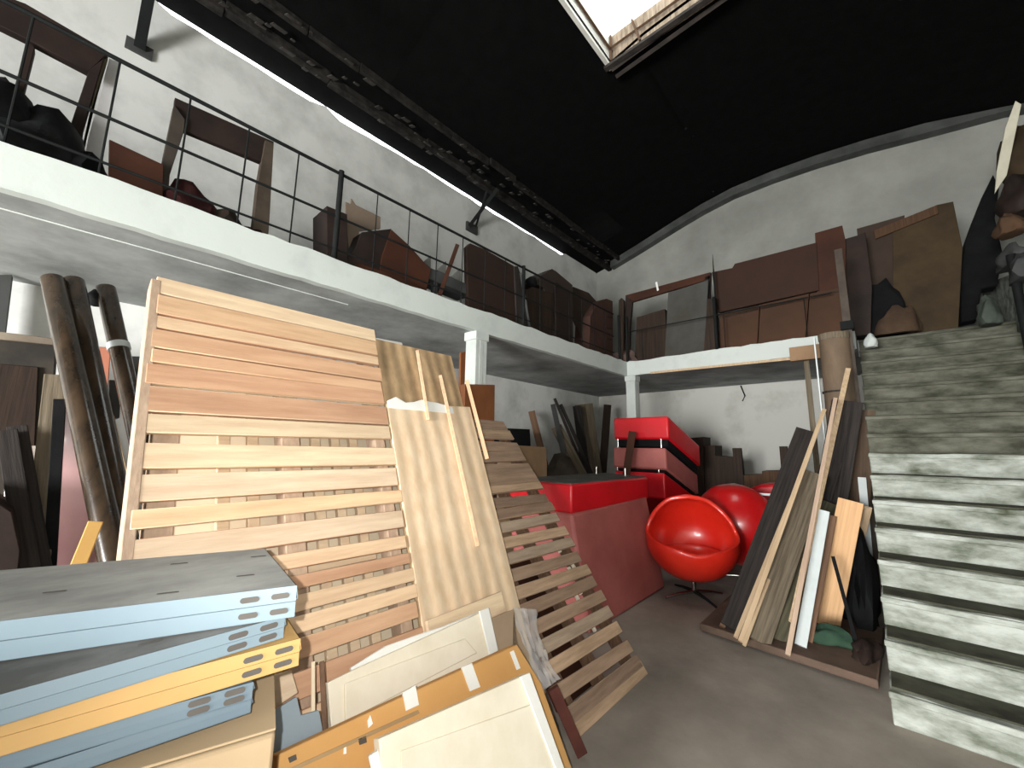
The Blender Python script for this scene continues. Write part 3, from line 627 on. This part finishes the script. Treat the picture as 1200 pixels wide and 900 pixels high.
face('wooden_crate', [(608, 522), (640, 524), (641, 545), (612, 560, 'b'), (640, 560, 'b')][:3] + [(640, 620, 'b'), (608, 620, 'b')], 'X', -3.6, .4, mat('crate_wood', (.42, .29, .17), (.33, .22, .13), .8, 2, bump=.1), 'light wooden crate between the weathered pallet and the upturned sofa', 'crate', zfloor=0)
o = MB().lump((-3.9, 5.3, .0), (.42, .5, .92), 3, .2).build('cloth_heap', mat('brown_heap', (.07, .055, .04), (.03, .025, .02), .9, 4, bump=.4), bevel=0, smooth=True); tag(o, 'rounded brown heap in front of the dark plank cluster', 'heap')
# brown panels by the first column
face('brown_sheet', [(540, 413), (557, 410), (558, 520, 'b'), (541, 520, 'b')], 'X', -3.45, .03, orangebrown, 'tall narrow orange-brown panel left of the first column', 'panel', zfloor=0)
face('brown_cabinet', [(545, 450), (580, 451), (580, 560, 'b'), (545, 560, 'b')], 'X', -3.12, .07, orangebrown, 'orange-brown cabinet standing at the foot of the first column', 'cabinet', zfloor=0)
# dark furniture along the back wall
Y7 = 7.6
face('dark_cabinet', [(800, 535), (800, 514), (810, 513), (824, 512), (824, 600, 'b'), (800, 600, 'b')], 'Y', 7.3, .4, brownD, 'tall dark brown cabinet right of the red seat stack', 'cabinet', zfloor=0)
face('dark_cabinet', [(824, 522), (838, 522), (838, 600, 'b'), (824, 600, 'b')], 'Y', 7.35, .4, brownD, 'dark brown cabinet second from the red seat stack, slightly lower', 'cabinet', zfloor=0)
face('dark_cabinet', [(838, 534), (862, 536), (862, 600, 'b'), (838, 600, 'b')], 'Y', 7.3, .4, brownD, 'low dark brown cabinet against the back wall below the cracked plaster', 'cabinet', zfloor=0)
t = thing('dark_bench', 'dark brown bench with upright post ends in front of the back wall', 'bench', (on(890, 600, 'Y', 7.1).x, 7.1, 0))
face('post', [(858, 525), (868, 525), (873, 560, 'b'), (863, 560, 'b')], 'Y', 7.1, .08, brownD, zfloor=0, parent=t)
face('post', [(913, 523), (922, 523), (925, 560, 'b'), (916, 560, 'b')], 'Y', 7.1, .08, brownD, zfloor=0, parent=t)
face('seat_rail', [(866, 557), (893, 556), (893, 552), (926, 551), (926, 580), (866, 590)], 'Y', 7.12, .35, brownM, parent=t)
face('red_seat_block', [(870, 575), (890, 568), (930, 566), (930, 690, 'b'), (870, 690, 'b')], 'Y', 6.2, .7, red_v, 'red seat block behind the leaning timbers and egg chairs', 'sofa seat', zfloor=0, bevel=.04)
o = MB().bar(on(855, 577, 'Y', 5.6), on(908, 580, 'Y', 5.4), .025, .02).build('white_stick', white_paint, bevel=.002); tag(o, 'thin white stick lying level behind the red egg chairs', 'stick')
stick('brown_stick', (741, 506), (735, 548), ('Y', 5.45), ('Y', 5.3), .10, .04, brownR, 'short brown plank leaning on the front of the red seat stack', floor=0)
o = MB().tube([on(868, 452, 'Y', 8.76), on(873, 464, 'Y', 8.76), on(870, 470, 'Y', 8.76)], .012, 6).build('wire_stub', black_m, bevel=0); tag(o, 'black wire stub hanging on the back wall under the mezzanine', 'wire')

# ================================================================ LUMBER PILE BY THE STAIRS
t = thing('base_slab', 'brown wooden pallet base on the floor under the leaning timbers', 'base', (-.7, 4.2, 0))
MB().prism([(-1.27, 3.76, .02), (-.16, 3.66, .02), (-.13, 4.75, .02), (-1.27, 4.75, .02)], (0, 0, .055)).build('deck', mat('base_wood', (.15, .10, .075), (.085, .058, .042), .85, 3, bump=.25), t, bevel=.008)
MB().box(-1.1, -.3, 3.8, 3.9, 0, .02).build('runner', timber_d, t, bevel=0); MB().box(-1.1, -.3, 4.5, 4.6, 0, .02).build('runner', timber_d, t, bevel=0)
BZ = ('Z', .08)
def lum(a, b_, yt, wpx, th, m, label, name='leaning_plank', bz=.08):
    q = on(*a, 'Z', bz); p = on(*b_, 'Y', yt); mid = (p + q) / 2; dep = -(RM.transposed() @ (mid - EYE)).z
    o = plank(q, p, wpx * dep / FPX, th, name, m); tag(o, label, 'plank', 'planks leaning by the stairs')
lum((858, 738), (944, 505), 5.35, 22, .05, timber_d, 'thick blackened plank at the left edge of the leaning timbers')
lum((846, 735), (932, 520), 5.3, 5, .05, timber_b, 'narrow brown-edged batten along the left side of the blackened plank')
lum((868, 752), (966, 480), 5.3, 5, .03, timber_l, 'long thin pale batten crossing over the blackened plank')
lum((862, 747), (948, 533), 5.2, 4, .03, timber_l, 'shorter pale batten pressed to the left of the long pale batten')
lum((872, 756), (936, 585), 5.0, 3.5, .03, timber_l, 'short thin pale batten right of the long pale batten foot')
lum((905, 745), (952, 560), 5.15, 4, .02, timber_g, 'thin grey lath on the wide grey plank')
lum((885, 750), (955, 555), 5.1, 26, .03, timber_g, 'wide grey plank between the pale battens')
lum((908, 748), (972, 590), 5.1, 24, .03, mat('green_grey_timber', (.12, .11, .07), (.06, .055, .035), .9, 3, Zg, bump=.25), 'mossy grey plank right of the wide grey plank')
lum((880, 740), (905, 680), 4.3, 4, .02, timber_b, 'short thin brown lath at the foot of the grey planks')
lum((923, 768), (979, 467), 5.0, 4.5, .03, mat('pale_pink_timber', (.50, .37, .27), (.38, .27, .2), .8, 2.5, Zg, bump=.15), 'tall thin pinkish batten left of the white board', bz=.075)
lum((938, 757), (966, 599), 4.5, 11, .03, white_paint, 'narrow white-painted board in the leaning timbers', 'white_board')
lum((947, 752), (976, 605), 4.6, 8, .03, timber_b, 'brown batten just right of the white-painted board')
lum((968, 734), (997, 587), 4.7, 24, .05, timber_o, 'short orange-tan beam with cut top in the leaning timbers', 'short_timber')
lum((993, 690), (1014, 595), 4.9, 11, .05, timber_l, 'dull tan board beside the orange-tan beam', 'short_timber')
lum((1022, 690), (1010, 560), 4.95, 7, .02, white_paint, 'thin white strip between the timbers and the stairs', 'white_strip')
lum((978, 478), (991, 433), 5.5, 5, .02, timber_l, 'short pale batten high against the roll') if False else None
q, p = on(984, 477, 'Y', 5.25), on(994, 432, 'Y', 5.55); q = q + (q - p) * 5
tag(MB().bar(q, p, .045, .02).build('leaning_plank', timber_l, bevel=.002), 'pale batten whose tip crosses the upright roll', 'plank', 'planks leaning by the stairs')
lum((955, 700), (993, 470), 5.55, 30, .03, timber_d, 'wide dark plank behind the pinkish batten')
lum((992, 690), (1003, 480), 5.8, 34, .03, mat('brown_door', (0.12, 0.08, 0.052), (0.072, 0.048, 0.032), .8, 2, Zg, bump=.2), 'wide brown board standing against the stairs under the roll')
lum((928, 705), (975, 540), 5.4, 20, .02, timber_d, 'dark plank in the middle of the leaning timbers')
stick('dark_rod', (976, 652), (989, 700), ('Y', 4.25), ('Y', 4.15), .025, .02, black_m, 'short black rod in front of the orange-tan beam', 'rod', floor=.08)
tag(MB().lump((on(972, 752, 'Z', .08)), (.14, .09, .085), 5, .25).build('green_cloth', green_c, bevel=0, smooth=True), 'crumpled green cloth on the base board at the timber feet', 'cloth')
tag(MB().lump((-.27, 5.05, .0), (.12, .45, .62), 9, .25).build('black_sack', black_m, bevel=0, smooth=True), 'black sack slumped between the timbers and the stairs', 'sack')
tag(MB().lump((-.22, 4.0, .07), (.08, .14, .09), 11, .3).build('brown_rag', brown_frame, bevel=0, smooth=True), 'dark brown rag beside the lowest stair steps', 'rag')
# upright roll, props and the wooden strip under the back mezzanine
t = thing('rolled_mat', 'upright brown rolled mat standing near the top of the leaning timbers', 'roll', (-.33, 5.9, 0))
MB().tube([(-.33, 5.95, 0), (-.30, 5.95, 2.82)], .145, 24).build('roll_body', rollB, t, bevel=0, smooth=True)
MB().tube([(-.302, 5.95, 2.80), (-.30, 5.95, 2.88)], [.15, .155], 24).build('rolled_rim', timber_g, t, bevel=.01)
MB().tube([(-.317, 5.95, 2.18), (-.317, 5.95, 2.20)], .15, 24).build('tie_band', timber_d, t, bevel=0)
MB().box(-.492, -.478, 5.90, 5.96, .5, 2.86).build('white_edge', white_paint, t, bevel=0)
t = thing('soffit_plank', 'pale wooden plank fixed under the back mezzanine edge', 'plank', (-1.4, 6.45, 2.75))
MB().bar((-2.75, 6.46, 2.77), (-.55, 6.36, 2.72), .035, .05).build('plank', timber_l, t, bevel=.003)
MB().box(-.78, -.14, 6.20, 6.30, 2.66, 2.84).build('end_block', mat('block_wood', (.30, .19, .11), (.22, .14, .08), .8, 2, bump=.1), t, bevel=.004)
q = on(945, 425, 'Y', 6.35); tag(MB().bar((q.x, 6.35, 0), (q.x, 6.35, 2.72), .06, .05).build('prop_post', timber_g, bevel=.003), 'slim grey timber prop holding the pale plank near the roll', 'prop')
tag(MB().lump(on(1020, 398, 'Y', 6.55) - V((0, 0, .1)), (.07, .07, .12), 4, .15).build('plaster_lump', fascia_m, bevel=0, smooth=True), 'white broken slab corner beside the top steps', 'plaster')

# ================================================================ LEFT STORAGE UNDER THE MEZZANINE
t = thing('dark_cupboard', 'old dark cupboard against the left wall at the photo edge', 'cupboard', (-4.3, -.4, 0))
face('case', [(-60, 385), (66, 402), (66, 640, 'b'), (-60, 640, 'b')], 'X', -4.1, .55, mat('cupboard_wood', (0.06, 0.051, 0.039), (0.027, 0.024, 0.021), .8, 3, bump=.2), zfloor=0, parent=t)
face('top_board', [(-62, 381), (68, 397), (68, 405), (-62, 391)], 'X', -4.06, .6, mat('cupboard_top', (.28, .24, .18), (.16, .13, .1), .8, 3, bump=.1), parent=t)
face('door', [(-20, 425), (45, 430), (40, 540), (-20, 545)], 'X', -4.08, .03, brownD, parent=t)
def roll(name, a, b_, xa, xb, r_, m, label, ring=False, floor=0):
    p, q = on(*a, 'X', xa), on(*b_, 'X', xb); q = p + (q - p) * ((floor - p.z) / (q.z - p.z))
    t = thing(name, label, 'roll', q, 'long dark rolls leaning at left'); n = 10
    MB().tube([q.lerp(p, i / n) for i in range(n + 1)], r_, 20).build('roll_body', m, t, bevel=0, smooth=True)
    d = (p - q).normalized()
    MB().tube([p - d * .02, p + d * .012], r_ * .55, 12).build('core', hessian, t, bevel=0)
    if ring: MB().tube([q.lerp(p, .83), q.lerp(p, .845)], r_ * 1.12, 20).build('tape_ring', white_paint, t, bevel=0)
roll('carpet_roll', (62, 328), (121, 600), -3.55, -2.75, .052, rollD, 'long dark glossy roll, nearest of the leaning rolls at left')
roll('carpet_roll', (86, 330), (132, 560), -3.6, -2.95, .052, rollD, 'long dark roll just right of the nearest leaning roll')
roll('carpet_roll', (124, 338), (160, 500), -3.7, -3.3, .05, rollD, 'dark roll with a pale tape ring beside the pale pallet', ring=True)
tag(MB().lump(on(115, 349, 'X', -3.7), (.05, .05, .06), 2, .1, False).build('dark_lump', black_m, bevel=0, smooth=True), 'dark knob stuck at the top of the taped roll', 'knob')
face('terracotta_board', [(100, 405), (130, 407), (130, 640, 'b'), (104, 640, 'b')], 'X', -3.7, .02, terra, 'terracotta-coloured board behind the leaning rolls', 'board', zfloor=0)
face('pink_laminate_sheet', [(66, 480), (112, 470), (132, 640), (132, 760, 'b'), (62, 760, 'b')], 'X', -3.3, .03, pink_m, 'glossy pink laminate panel behind the leaning rolls', 'panel', zfloor=0)
stick('timber_post', (70, 468), (60, 640), ('X', -3.15), ('X', -3.1), .045, .04, black_m, 'black upright leg in front of the pink panel', 'post', floor=0)
stick('grey_plank', (66, 440), (45, 640), ('X', -3.35), ('X', -3.1), .09, .03, timber_g, 'grey plank leaning left of the black upright leg', floor=0)
stick('brown_plank', (8, 505), (30, 640), ('X', -3.2), ('X', -3.0), .07, .03, timber_d, 'dark plank leaning in the lower left storage', floor=0)
stick('brown_plank', (20, 500), (44, 640), ('X', -3.25), ('X', -3.05), .07, .03, timber_d, 'narrow dark plank right of the wider one in the left storage', floor=0)
face('glossy_board', [(8, 522), (52, 522), (54, 760, 'b'), (8, 760, 'b')], 'X', -3.45, .03, mat('glossy_tan', (.30, .25, .2), (.2, .16, .13), .15, 2, bump=.02, coat=.5), 'glossy greyish board catching the light in the left storage', 'board', zfloor=0)
face('storage_chest', [(-30, 570), (14, 600), (24, 645), (26, 760, 'b'), (-30, 760, 'b')], 'X', -2.9, .3, brown_frame, 'dark brown trunk at the photo edge behind the shelf stack', 'trunk', zfloor=0)
face('grey_box', [(128, 445), (143, 446), (140, 490), (128, 489)], 'X', -3.75, .3, greyboard, 'small grey box wedged behind the taped roll', 'box')
stick('yellow_plank', (112, 612), (100, 642), ('X', -2.1), ('X', -2.05), .04, .02, mat('yellow_wood', (.66, .42, .14), (.5, .3, .1), .7, 2, bump=.1), 'short yellow plank at the left foot of the pale pallet', floor=0)
face('dark_wall_post', [(0, 322), (14, 322), (2, 420), (-14, 420)], 'X', -4.9, .1, greyboard, 'grey post against the left wall above the old cupboard', 'post', bevel=0)
stick('wall_board', (137, 440), (200, 440), ('X', -5.0), ('X', -5.0), .35, .02, greyboard, 'grey horizontal board low on the left wall behind the rolls')
stick('pale_lath', (130, 488), (141, 536), ('X', -3.3), ('X', -3.2), .03, .02, timber_l, 'pale lath right of the two long dark rolls', floor=.9)

# ================================================================ CLUTTER ON THE LEFT MEZZANINE
F = dict(zfloor=ZF)
t = thing('dark_door_frame', 'large dark wooden frame with wide head, leftmost on the mezzanine', 'frame', (-3.6, -.3, ZF))
face('head', [(-60, -30), (30, 4), (128, 61), (104, 84), (36, 48), (-60, 0)], 'X', -3.6, .06, brown_frame, parent=t, **F)
face('stile', [(33, 48), (41, 56), (28, 108), (20, 150, 'b'), (5, 150, 'b'), (17, 100)], 'X', -3.6, .06, brown_frame, parent=t, **F)
face('stile', [(104, 82), (122, 68), (98, 150), (94, 190, 'b'), (74, 190, 'b'), (83, 145)], 'X', -3.6, .06, brown_frame, parent=t, **F)
face('tan_board', [(118, 72), (127, 66), (105, 140), (97, 190, 'b'), (92, 190, 'b')], 'X', -3.62, .05, mat('tan_side', (0.18, 0.156, 0.102), (0.12, 0.102, 0.066), .8, 2, bump=.1), 'tan side board beside the large dark frame', 'board', **F)
face('white_board', [(128, 68), (142, 74), (124, 165), (124, 190, 'b'), (98, 190, 'b'), (104, 160)], 'X', -3.75, .03, mat('pale_board', (.74, .73, .72), (.66, .65, .64), .6, 2, bump=.02), 'white board standing right of the large dark frame', 'board', **F)
for i, (px, py, r_, s_, m, lab) in enumerate(((-8, 150, (.25, .22, .36), 1, tarp_m, 'dark sheeted heap at the far left of the mezzanine'), (40, 160, (.25, .24, .30), 2, tarp_m, 'dark crumpled tarp heap under the large dark frame'), (92, 185, (.2, .16, .17), 3, black_m, 'low black bundle right of the tarp heap'), (222, 232, (.18, .15, .22), 4, cloth_red, 'maroon cloth bundle inside the second frame'), (262, 252, (.18, .14, .16), 5, mat('brown_cloth', (0.042, 0.03, 0.021), (0.021, 0.015, 0.012), .9, 4, bump=.4), 'brown cloth bundle inside the second frame'), (290, 262, (.14, .12, .12), 6, cloth_red, 'small maroon bundle at the right leg of the second frame'))):
    q = on(px, py, 'X', -3.55); q.z = ZF; tag(MB().lump(q, r_, s_, .22).build('cloth_bundle', m, bevel=0, smooth=True), lab, 'bundle')
face('redbrown_board', [(128, 163), (192, 193), (192, 240, 'b'), (124, 240, 'b')], 'X', -3.4, .03, brownR, 'low reddish-brown board left of the second frame', 'board', **F)
t = thing('brown_door_frame', 'brown wooden frame with wide head, second from left on the mezzanine', 'frame', (-3.5, .6, ZF))
face('head', [(205, 114), (321, 166), (320, 185), (309, 191), (217, 153), (203, 140)], 'X', -3.5, .05, brown_frame, parent=t, **F)
face('stile', [(204, 122), (217, 140), (216, 153), (199, 205), (198, 240, 'b'), (183, 240, 'b'), (190, 190)], 'X', -3.48, .07, mat('frame_grey', (0.06, 0.05, 0.04), (0.035, 0.0275, 0.0225), .8, 3, bump=.2), parent=t, **F)
face('stile', [(311, 164), (321, 168), (316, 255), (315, 280, 'b'), (295, 280, 'b'), (302, 215)], 'X', -3.48, .07, mat('frame_tan', (0.09, 0.0675, 0.0495), (0.045, 0.03375, 0.02475), .8, 3, bump=.2), parent=t, **F)
face('bottom_block', [(383, 241), (407, 251), (407, 330, 'b'), (382, 330, 'b')], 'X', -3.42, .3, brown_frame, 'narrow dark cabinet behind the thick railing post', 'cabinet', **F)
o = face('torn_cardboard', [(405, 236), (411, 239), (412, 232), (417, 240), (446, 254), (446, 268), (421, 271), (418, 300), (411, 302), (405, 262)], 'X', -3.62, .02, mat('torn_card', (0.195, 0.15, 0.1125), (0.15, 0.1125, 0.0825), .9, 2, bump=.1), 'torn pale brown cardboard sticking up behind the rusty crate', 'cardboard')
t = thing('rust_crate', 'rust-brown tilted chest below the torn cardboard on the mezzanine', 'chest', (-3.6, 1.9, ZF))
face('side', [(416, 292), (424, 272), (459, 268), (448, 300), (446, 345, 'b'), (404, 330, 'b'), (408, 300)], 'X', -3.45, .4, brown_frame, parent=t, **F)
face('front', [(448, 300), (459, 269), (480, 288), (505, 316), (500, 340), (500, 350, 'b'), (442, 350, 'b')], 'X', -3.43, .4, brownR, parent=t, **F)
face('rusty_sheet', [(420, 308), (470, 325), (505, 345), (505, 360, 'b'), (418, 360, 'b')], 'X', -3.34, .1, brownR, 'low rusty board in front of the tilted chest', 'board', **F)
stick('brown_stick', (536, 287), (519, 335), ('X', -3.4), ('X', -3.36), .045, .03, brownR, 'reddish stick leaning over the railing middle', 'stick', floor=ZF)
t = thing('grey_bench', 'dark plank with three grey triangular brackets beside the big brown panel', 'bench', (-3.6, 2.5, ZF))
face('plank', [(503, 313), (552, 335), (552, 347), (500, 325)], 'X', -3.45, .25, greyboard, parent=t, **F)
for pts in ([(497, 307), (505, 299), (505, 314)], [(513, 316), (523, 306), (523, 322)], [(529, 324), (540, 314), (540, 331)]): face('bracket', pts, 'X', -3.5, .03, mat('bracket_grey', (0.168, 0.168, 0.156), (0.12, 0.12, 0.114), .8, 2), parent=t)
face('support', [(508, 325), (513, 327), (513, 345, 'b'), (508, 345, 'b')], 'X', -3.47, .05, greyboard, parent=t, **F)
face('brown_sheet', [(547, 289), (551, 285), (568, 292), (603, 312), (606, 395, 'b'), (549, 370, 'b')], 'X', -3.42, .06, brownM if False else mat('panel_brown', (0.0375, 0.02, 0.014), (0.0225, 0.013, 0.0095), .7, 2, bump=.1), 'big dark brown panel on the mezzanine above the first column', 'panel', **F)
face('dark_board', [(603, 312), (607, 312), (613, 330), (622, 384), (621, 400, 'b'), (606, 395, 'b')], 'X', -3.4, .05, timber_d, 'narrow blackened board right of the big brown panel', 'board', **F)
stick('grey_lath', (610, 320), (621, 384), ('X', -3.36), ('X', -3.34), .03, .02, greyboard, 'grey lath on the narrow blackened board', 'lath', floor=ZF)
t = thing('wardrobe', 'dark brown wardrobe standing on the mezzanine right of the blackened board', 'wardrobe', (-3.6, 4.3, ZF))
face('side', [(617, 340), (624, 336), (648, 344), (648, 420, 'b'), (620, 410, 'b')], 'X', -3.45, .4, brownD, parent=t, **F)
face('case', [(624, 330), (647, 315), (652, 318), (671, 334), (672, 420, 'b'), (640, 420, 'b'), (638, 338)], 'X', -3.48, .45, mat('wardrobe_brown', (0.0425, 0.025, 0.016), (0.0225, 0.014, 0.01), .6, 2, bump=.1), parent=t, **F)
face('door', [(651, 330), (668, 342), (669, 420, 'b'), (652, 420, 'b')], 'X', -3.45, .03, brown_frame, parent=t, **F)
tag(MB().lump(on(623, 331, 'X', -3.5), (.07, .09, .08), 6, .15, False).build('dark_bundle', black_m, bevel=0, smooth=True), 'round dark bundle on the upper left corner of the wardrobe', 'bundle')
face('slanted_board', [(672, 336), (690, 343), (699, 353), (702, 420, 'b'), (691, 420, 'b'), (684, 400), (672, 372)], 'X', -3.6, .04, mat('slant_brown', (0.05, 0.0325, 0.0225), (0.03, 0.02, 0.014), .8, 2, bump=.1), 'slanted brown board leaning right of the wardrobe', 'board', **F)
t = thing('carton_tower', 'tall reddish-brown carton tower near the mezzanine corner', 'cartons', (-3.7, 6.1, ZF))
face('tower_body', [(703, 352), (711, 350), (718, 353), (718, 420, 'b'), (690, 420, 'b'), (692, 370)], 'X', -3.45, .3, mat('carton_red', (0.0715, 0.03575, 0.0275), (0.04675, 0.022, 0.0165), .8, 3, bump=.1), parent=t, **F)
for y in (370, 383, 396): face('band', [(711, y), (718, y + 1), (718, y + 3), (711, y + 2)], 'X', -3.44, .02, brownD, parent=t)
q = on(728, 408, 'Y', 6.7); q.z = ZF; tag(MB().lump(q, (.28, .2, .2), 7, .2).build('cloth_bundle', mat('pinkish_cloth', (0.12, 0.078, 0.066), (0.072, 0.048, 0.042), .9, 4, bump=.3), bevel=0, smooth=True), 'pinkish bundle at the inner corner of the mezzanine', 'bundle')
face('dark_pole', [(725, 352), (728, 349), (731, 352), (730, 430, 'b'), (724, 430, 'b')], 'Y', 6.75, .06, brownD, 'dark upright pole at the inner corner of the mezzanine', 'pole', **F)
# ================================================================ CLUTTER ON THE BACK MEZZANINE
t = thing('brown_door_frame', 'brown frame with a pale opening on the back mezzanine', 'frame', (-2.5, 6.8, ZF))
face('head', [(733, 346), (832, 319), (832, 327), (740, 354)], 'Y', 6.85, .06, brownR, parent=t, **F)
face('stile', [(733, 346), (741, 352), (738, 384), (737, 430, 'b'), (730, 430, 'b')], 'Y', 6.85, .06, brown_frame, parent=t, **F)
face('stile', [(826, 321), (833, 319), (830, 420, 'b'), (824, 420, 'b')], 'Y', 6.85, .06, brown_frame, parent=t, **F)
face('white_tag', [(768, 331), (770, 330), (772, 340), (770, 341)], 'Y', 6.84, .004, white_m, parent=t, bevel=0)
face('dark_chest', [(746, 372), (779, 362), (784, 430, 'b'), (744, 430, 'b')], 'Y', 6.75, .4, brownD, 'dark brown chest in the lower left of the pale frame opening', 'chest', **F)
face('grey_green_sheet', [(783, 343), (830, 328), (826, 425, 'b'), (779, 430, 'b')], 'Y', 6.72, .04, mat('greygreen_board', (0.07, 0.07, 0.0665), (0.049, 0.0455, 0.035), .8, 2, bump=.1), 'grey-green panel leaning inside the brown frame on the back mezzanine', 'panel', **F)
face('dark_board', [(829, 350), (840, 350), (844, 425, 'b'), (825, 425, 'b')], 'Y', 6.66, .04, brownD, 'dark narrow board at the left of the large reddish panels', 'board', **F)
o = MB().tube([V((on(836.5, 322, 'Y', 6.6).x, 6.6, ZF)), on(836.5, 322, 'Y', 6.6), on(835, 298, 'Y', 6.6)], [.012, .012, .003], 6).build('iron_spike', iron, bevel=0); tag(o, 'thin iron spike sticking up between the grey-green and reddish panels', 'spike')
face('reddish_board', [(834, 319), (858, 314), (861, 309), (957, 284), (960, 340), (842, 366)], 'Y', 6.78, .08, mat('red_panel', (0.04275, 0.018, 0.0108), (0.027, 0.0126, 0.0081), .7, 1.5, bump=.1), 'large upper reddish-brown panel on the back mezzanine', 'panel', **F)
face('reddish_chest', [(955, 273), (987, 264), (991, 282), (992, 345), (958, 348)], 'Y', 6.80, .35, brownR, 'reddish box sticking up right of the large upper panel', 'box', **F)
for i, (a, b_, ya, yb) in enumerate(((844, 890, 368, 358), (891, 948, 357, 344), (949, 992, 344, 335))):
    t = thing('low_cabinet', ['orange-brown low cabinet, left of three on the back mezzanine', 'orange-brown low cabinet, middle of three on the back mezzanine', 'orange-brown low cabinet, right of three on the back mezzanine'][i], 'cabinet', V((on((a + b_) / 2, 380, 'Y', 6.7).x, 6.9, ZF)), 'low cabinets on the back mezzanine')
    face('case', [(a, ya), (b_, yb), (b_ - 1, 430, 'b'), (a - 1, 430, 'b')], 'Y', 6.68, .35, mat('cab_brown', (0.07, 0.031, 0.015), (0.045, 0.021, 0.011), .7, 1.5, bump=.1), parent=t, **F)
    face('plinth', [(a + 2, ya + 3), (b_ - 2, yb + 3), (b_ - 2, yb + 5), (a + 2, ya + 5)], 'Y', 6.67, .01, brownD, parent=t, bevel=0)
face('brown_board', [(990, 280), (1004, 276), (1014, 272), (1022, 335), (1024, 420, 'b'), (990, 420, 'b')], 'Y', 6.85, .2, brown_frame, 'dark board stack behind the tall rusty post', 'boards', **F)
face('pinkish_board', [(1004, 268), (1060, 252), (1062, 335), (1055, 420, 'b'), (1022, 420, 'b')], 'Y', 7.3, .04, mat('pinkish_brown', (0.055, 0.036, 0.027), (0.035, 0.024, 0.018), .8, 2, bump=.1), 'pinkish-brown board left of the tall olive-brown board', 'board', **F)
t = thing('olive_board', 'tall olive-brown stained board at the top of the stairs', 'board', (.6, 7.35, ZF))
face('board_face', [(1046, 262), (1098, 240), (1117, 236), (1128, 290), (1130, 430, 'b'), (1052, 430, 'b')], 'Y', 7.27, .04, olive, parent=t, **F)
face('edge_strip', [(1024, 270), (1098, 240), (1100, 250), (1026, 280)], 'Y', 7.24, .02, brownM, parent=t, **F)
q = on(1030, 345, 'Y', 7.1); q.z = ZF; tag(MB().lump(q, (.28, .12, .5), 8, .25).build('black_bag', black_m, bevel=0, smooth=True), 'black bag slumped before the pinkish-brown board', 'bag')
q = on(1048, 365, 'Y', 7.05); q.z = ZF; tag(MB().lump(q, (.22, .12, .3), 12, .2).build('tan_bag', mat('tan_bag', (0.08, 0.05, 0.03), (0.05, 0.03, 0.02), .9, 4, bump=.4), bevel=0, smooth=True), 'tan bag at the foot of the olive-brown board', 'bag')
# right side: hanging tarp, bundles, leaning white board
bm = MB(); pts = [(1164, 204), (1171, 220), (1166, 255), (1176, 300), (1168, 335), (1150, 338), (1146, 374), (1126, 378), (1124, 325), (1130, 285), (1138, 262), (1150, 232)]
bm.prism([on(*p, 'Y', 7.6) for p in pts], (0, .25, 0)); bmesh.ops.triangulate(bm.bm, faces=[f for f in bm.bm.faces if len(f.verts) > 4])
o = bm.build('hanging_tarp', black_m, bevel=.02); tag(o, 'black tarp hanging down between the olive-brown board and the stair wall', 'tarp')
o = MB().prism([on(1190, 118, 'Y', 6.6), on(1197, 122, 'Y', 6.6), on(1180, 205, 'Y', 6.9), on(1166, 226, 'Y', 6.9), on(1168, 200, 'Y', 6.9), on(1178, 150, 'Y', 6.7)], (0, .04, 0)).build('white_sheet', mat('cream_sheet', (.62, .60, .48), (.48, .46, .36), .8, 3, bump=.2), bevel=.003)
tag(o, 'narrow cream sheet leaning high at the right edge of the view', 'sheet')
for px, py, y, r_, s_, m, lab in ((1182, 262, 6.6, (.10, .14, .17), 1, mat('tan_bundle', (0.1, 0.055, 0.03), (0.06, 0.035, 0.02), .9, 4, bump=.3), 'tan bundle on the stair wall'), (1192, 225, 6.9, (.16, .2, .36), 2, brown_frame, 'dark bundle behind the cream sheet'), (1195, 180, 7.1, (.16, .2, .5), 3, olive, 'olive bundle high at the right edge of the view'), (1185, 300, 6.7, (.12, .2, .17), 4, greyboard, 'grey bundle below the tan bundle'), (1157, 362, 6.9, (.09, .12, .24), 5, mat('greenish_sack', (0.084, 0.102, 0.084), (0.054, 0.066, 0.054), .9, 3, bump=.3), 'greenish sack on the top stair step'), (1199, 310, 6.3, (.10, .2, .2), 6, mat('pale_sack', (0.07, 0.072, 0.072), (0.045, 0.048, 0.048), .9, 3, bump=.3), 'pale grey sack on the stair wall')):
    q = on(px, py, 'Y', y) - V((0, 0, r_[2] * .8)); tag(MB().lump(q, r_, s_, .2).build('bundle', m, bevel=0, smooth=True), lab, 'bundle')
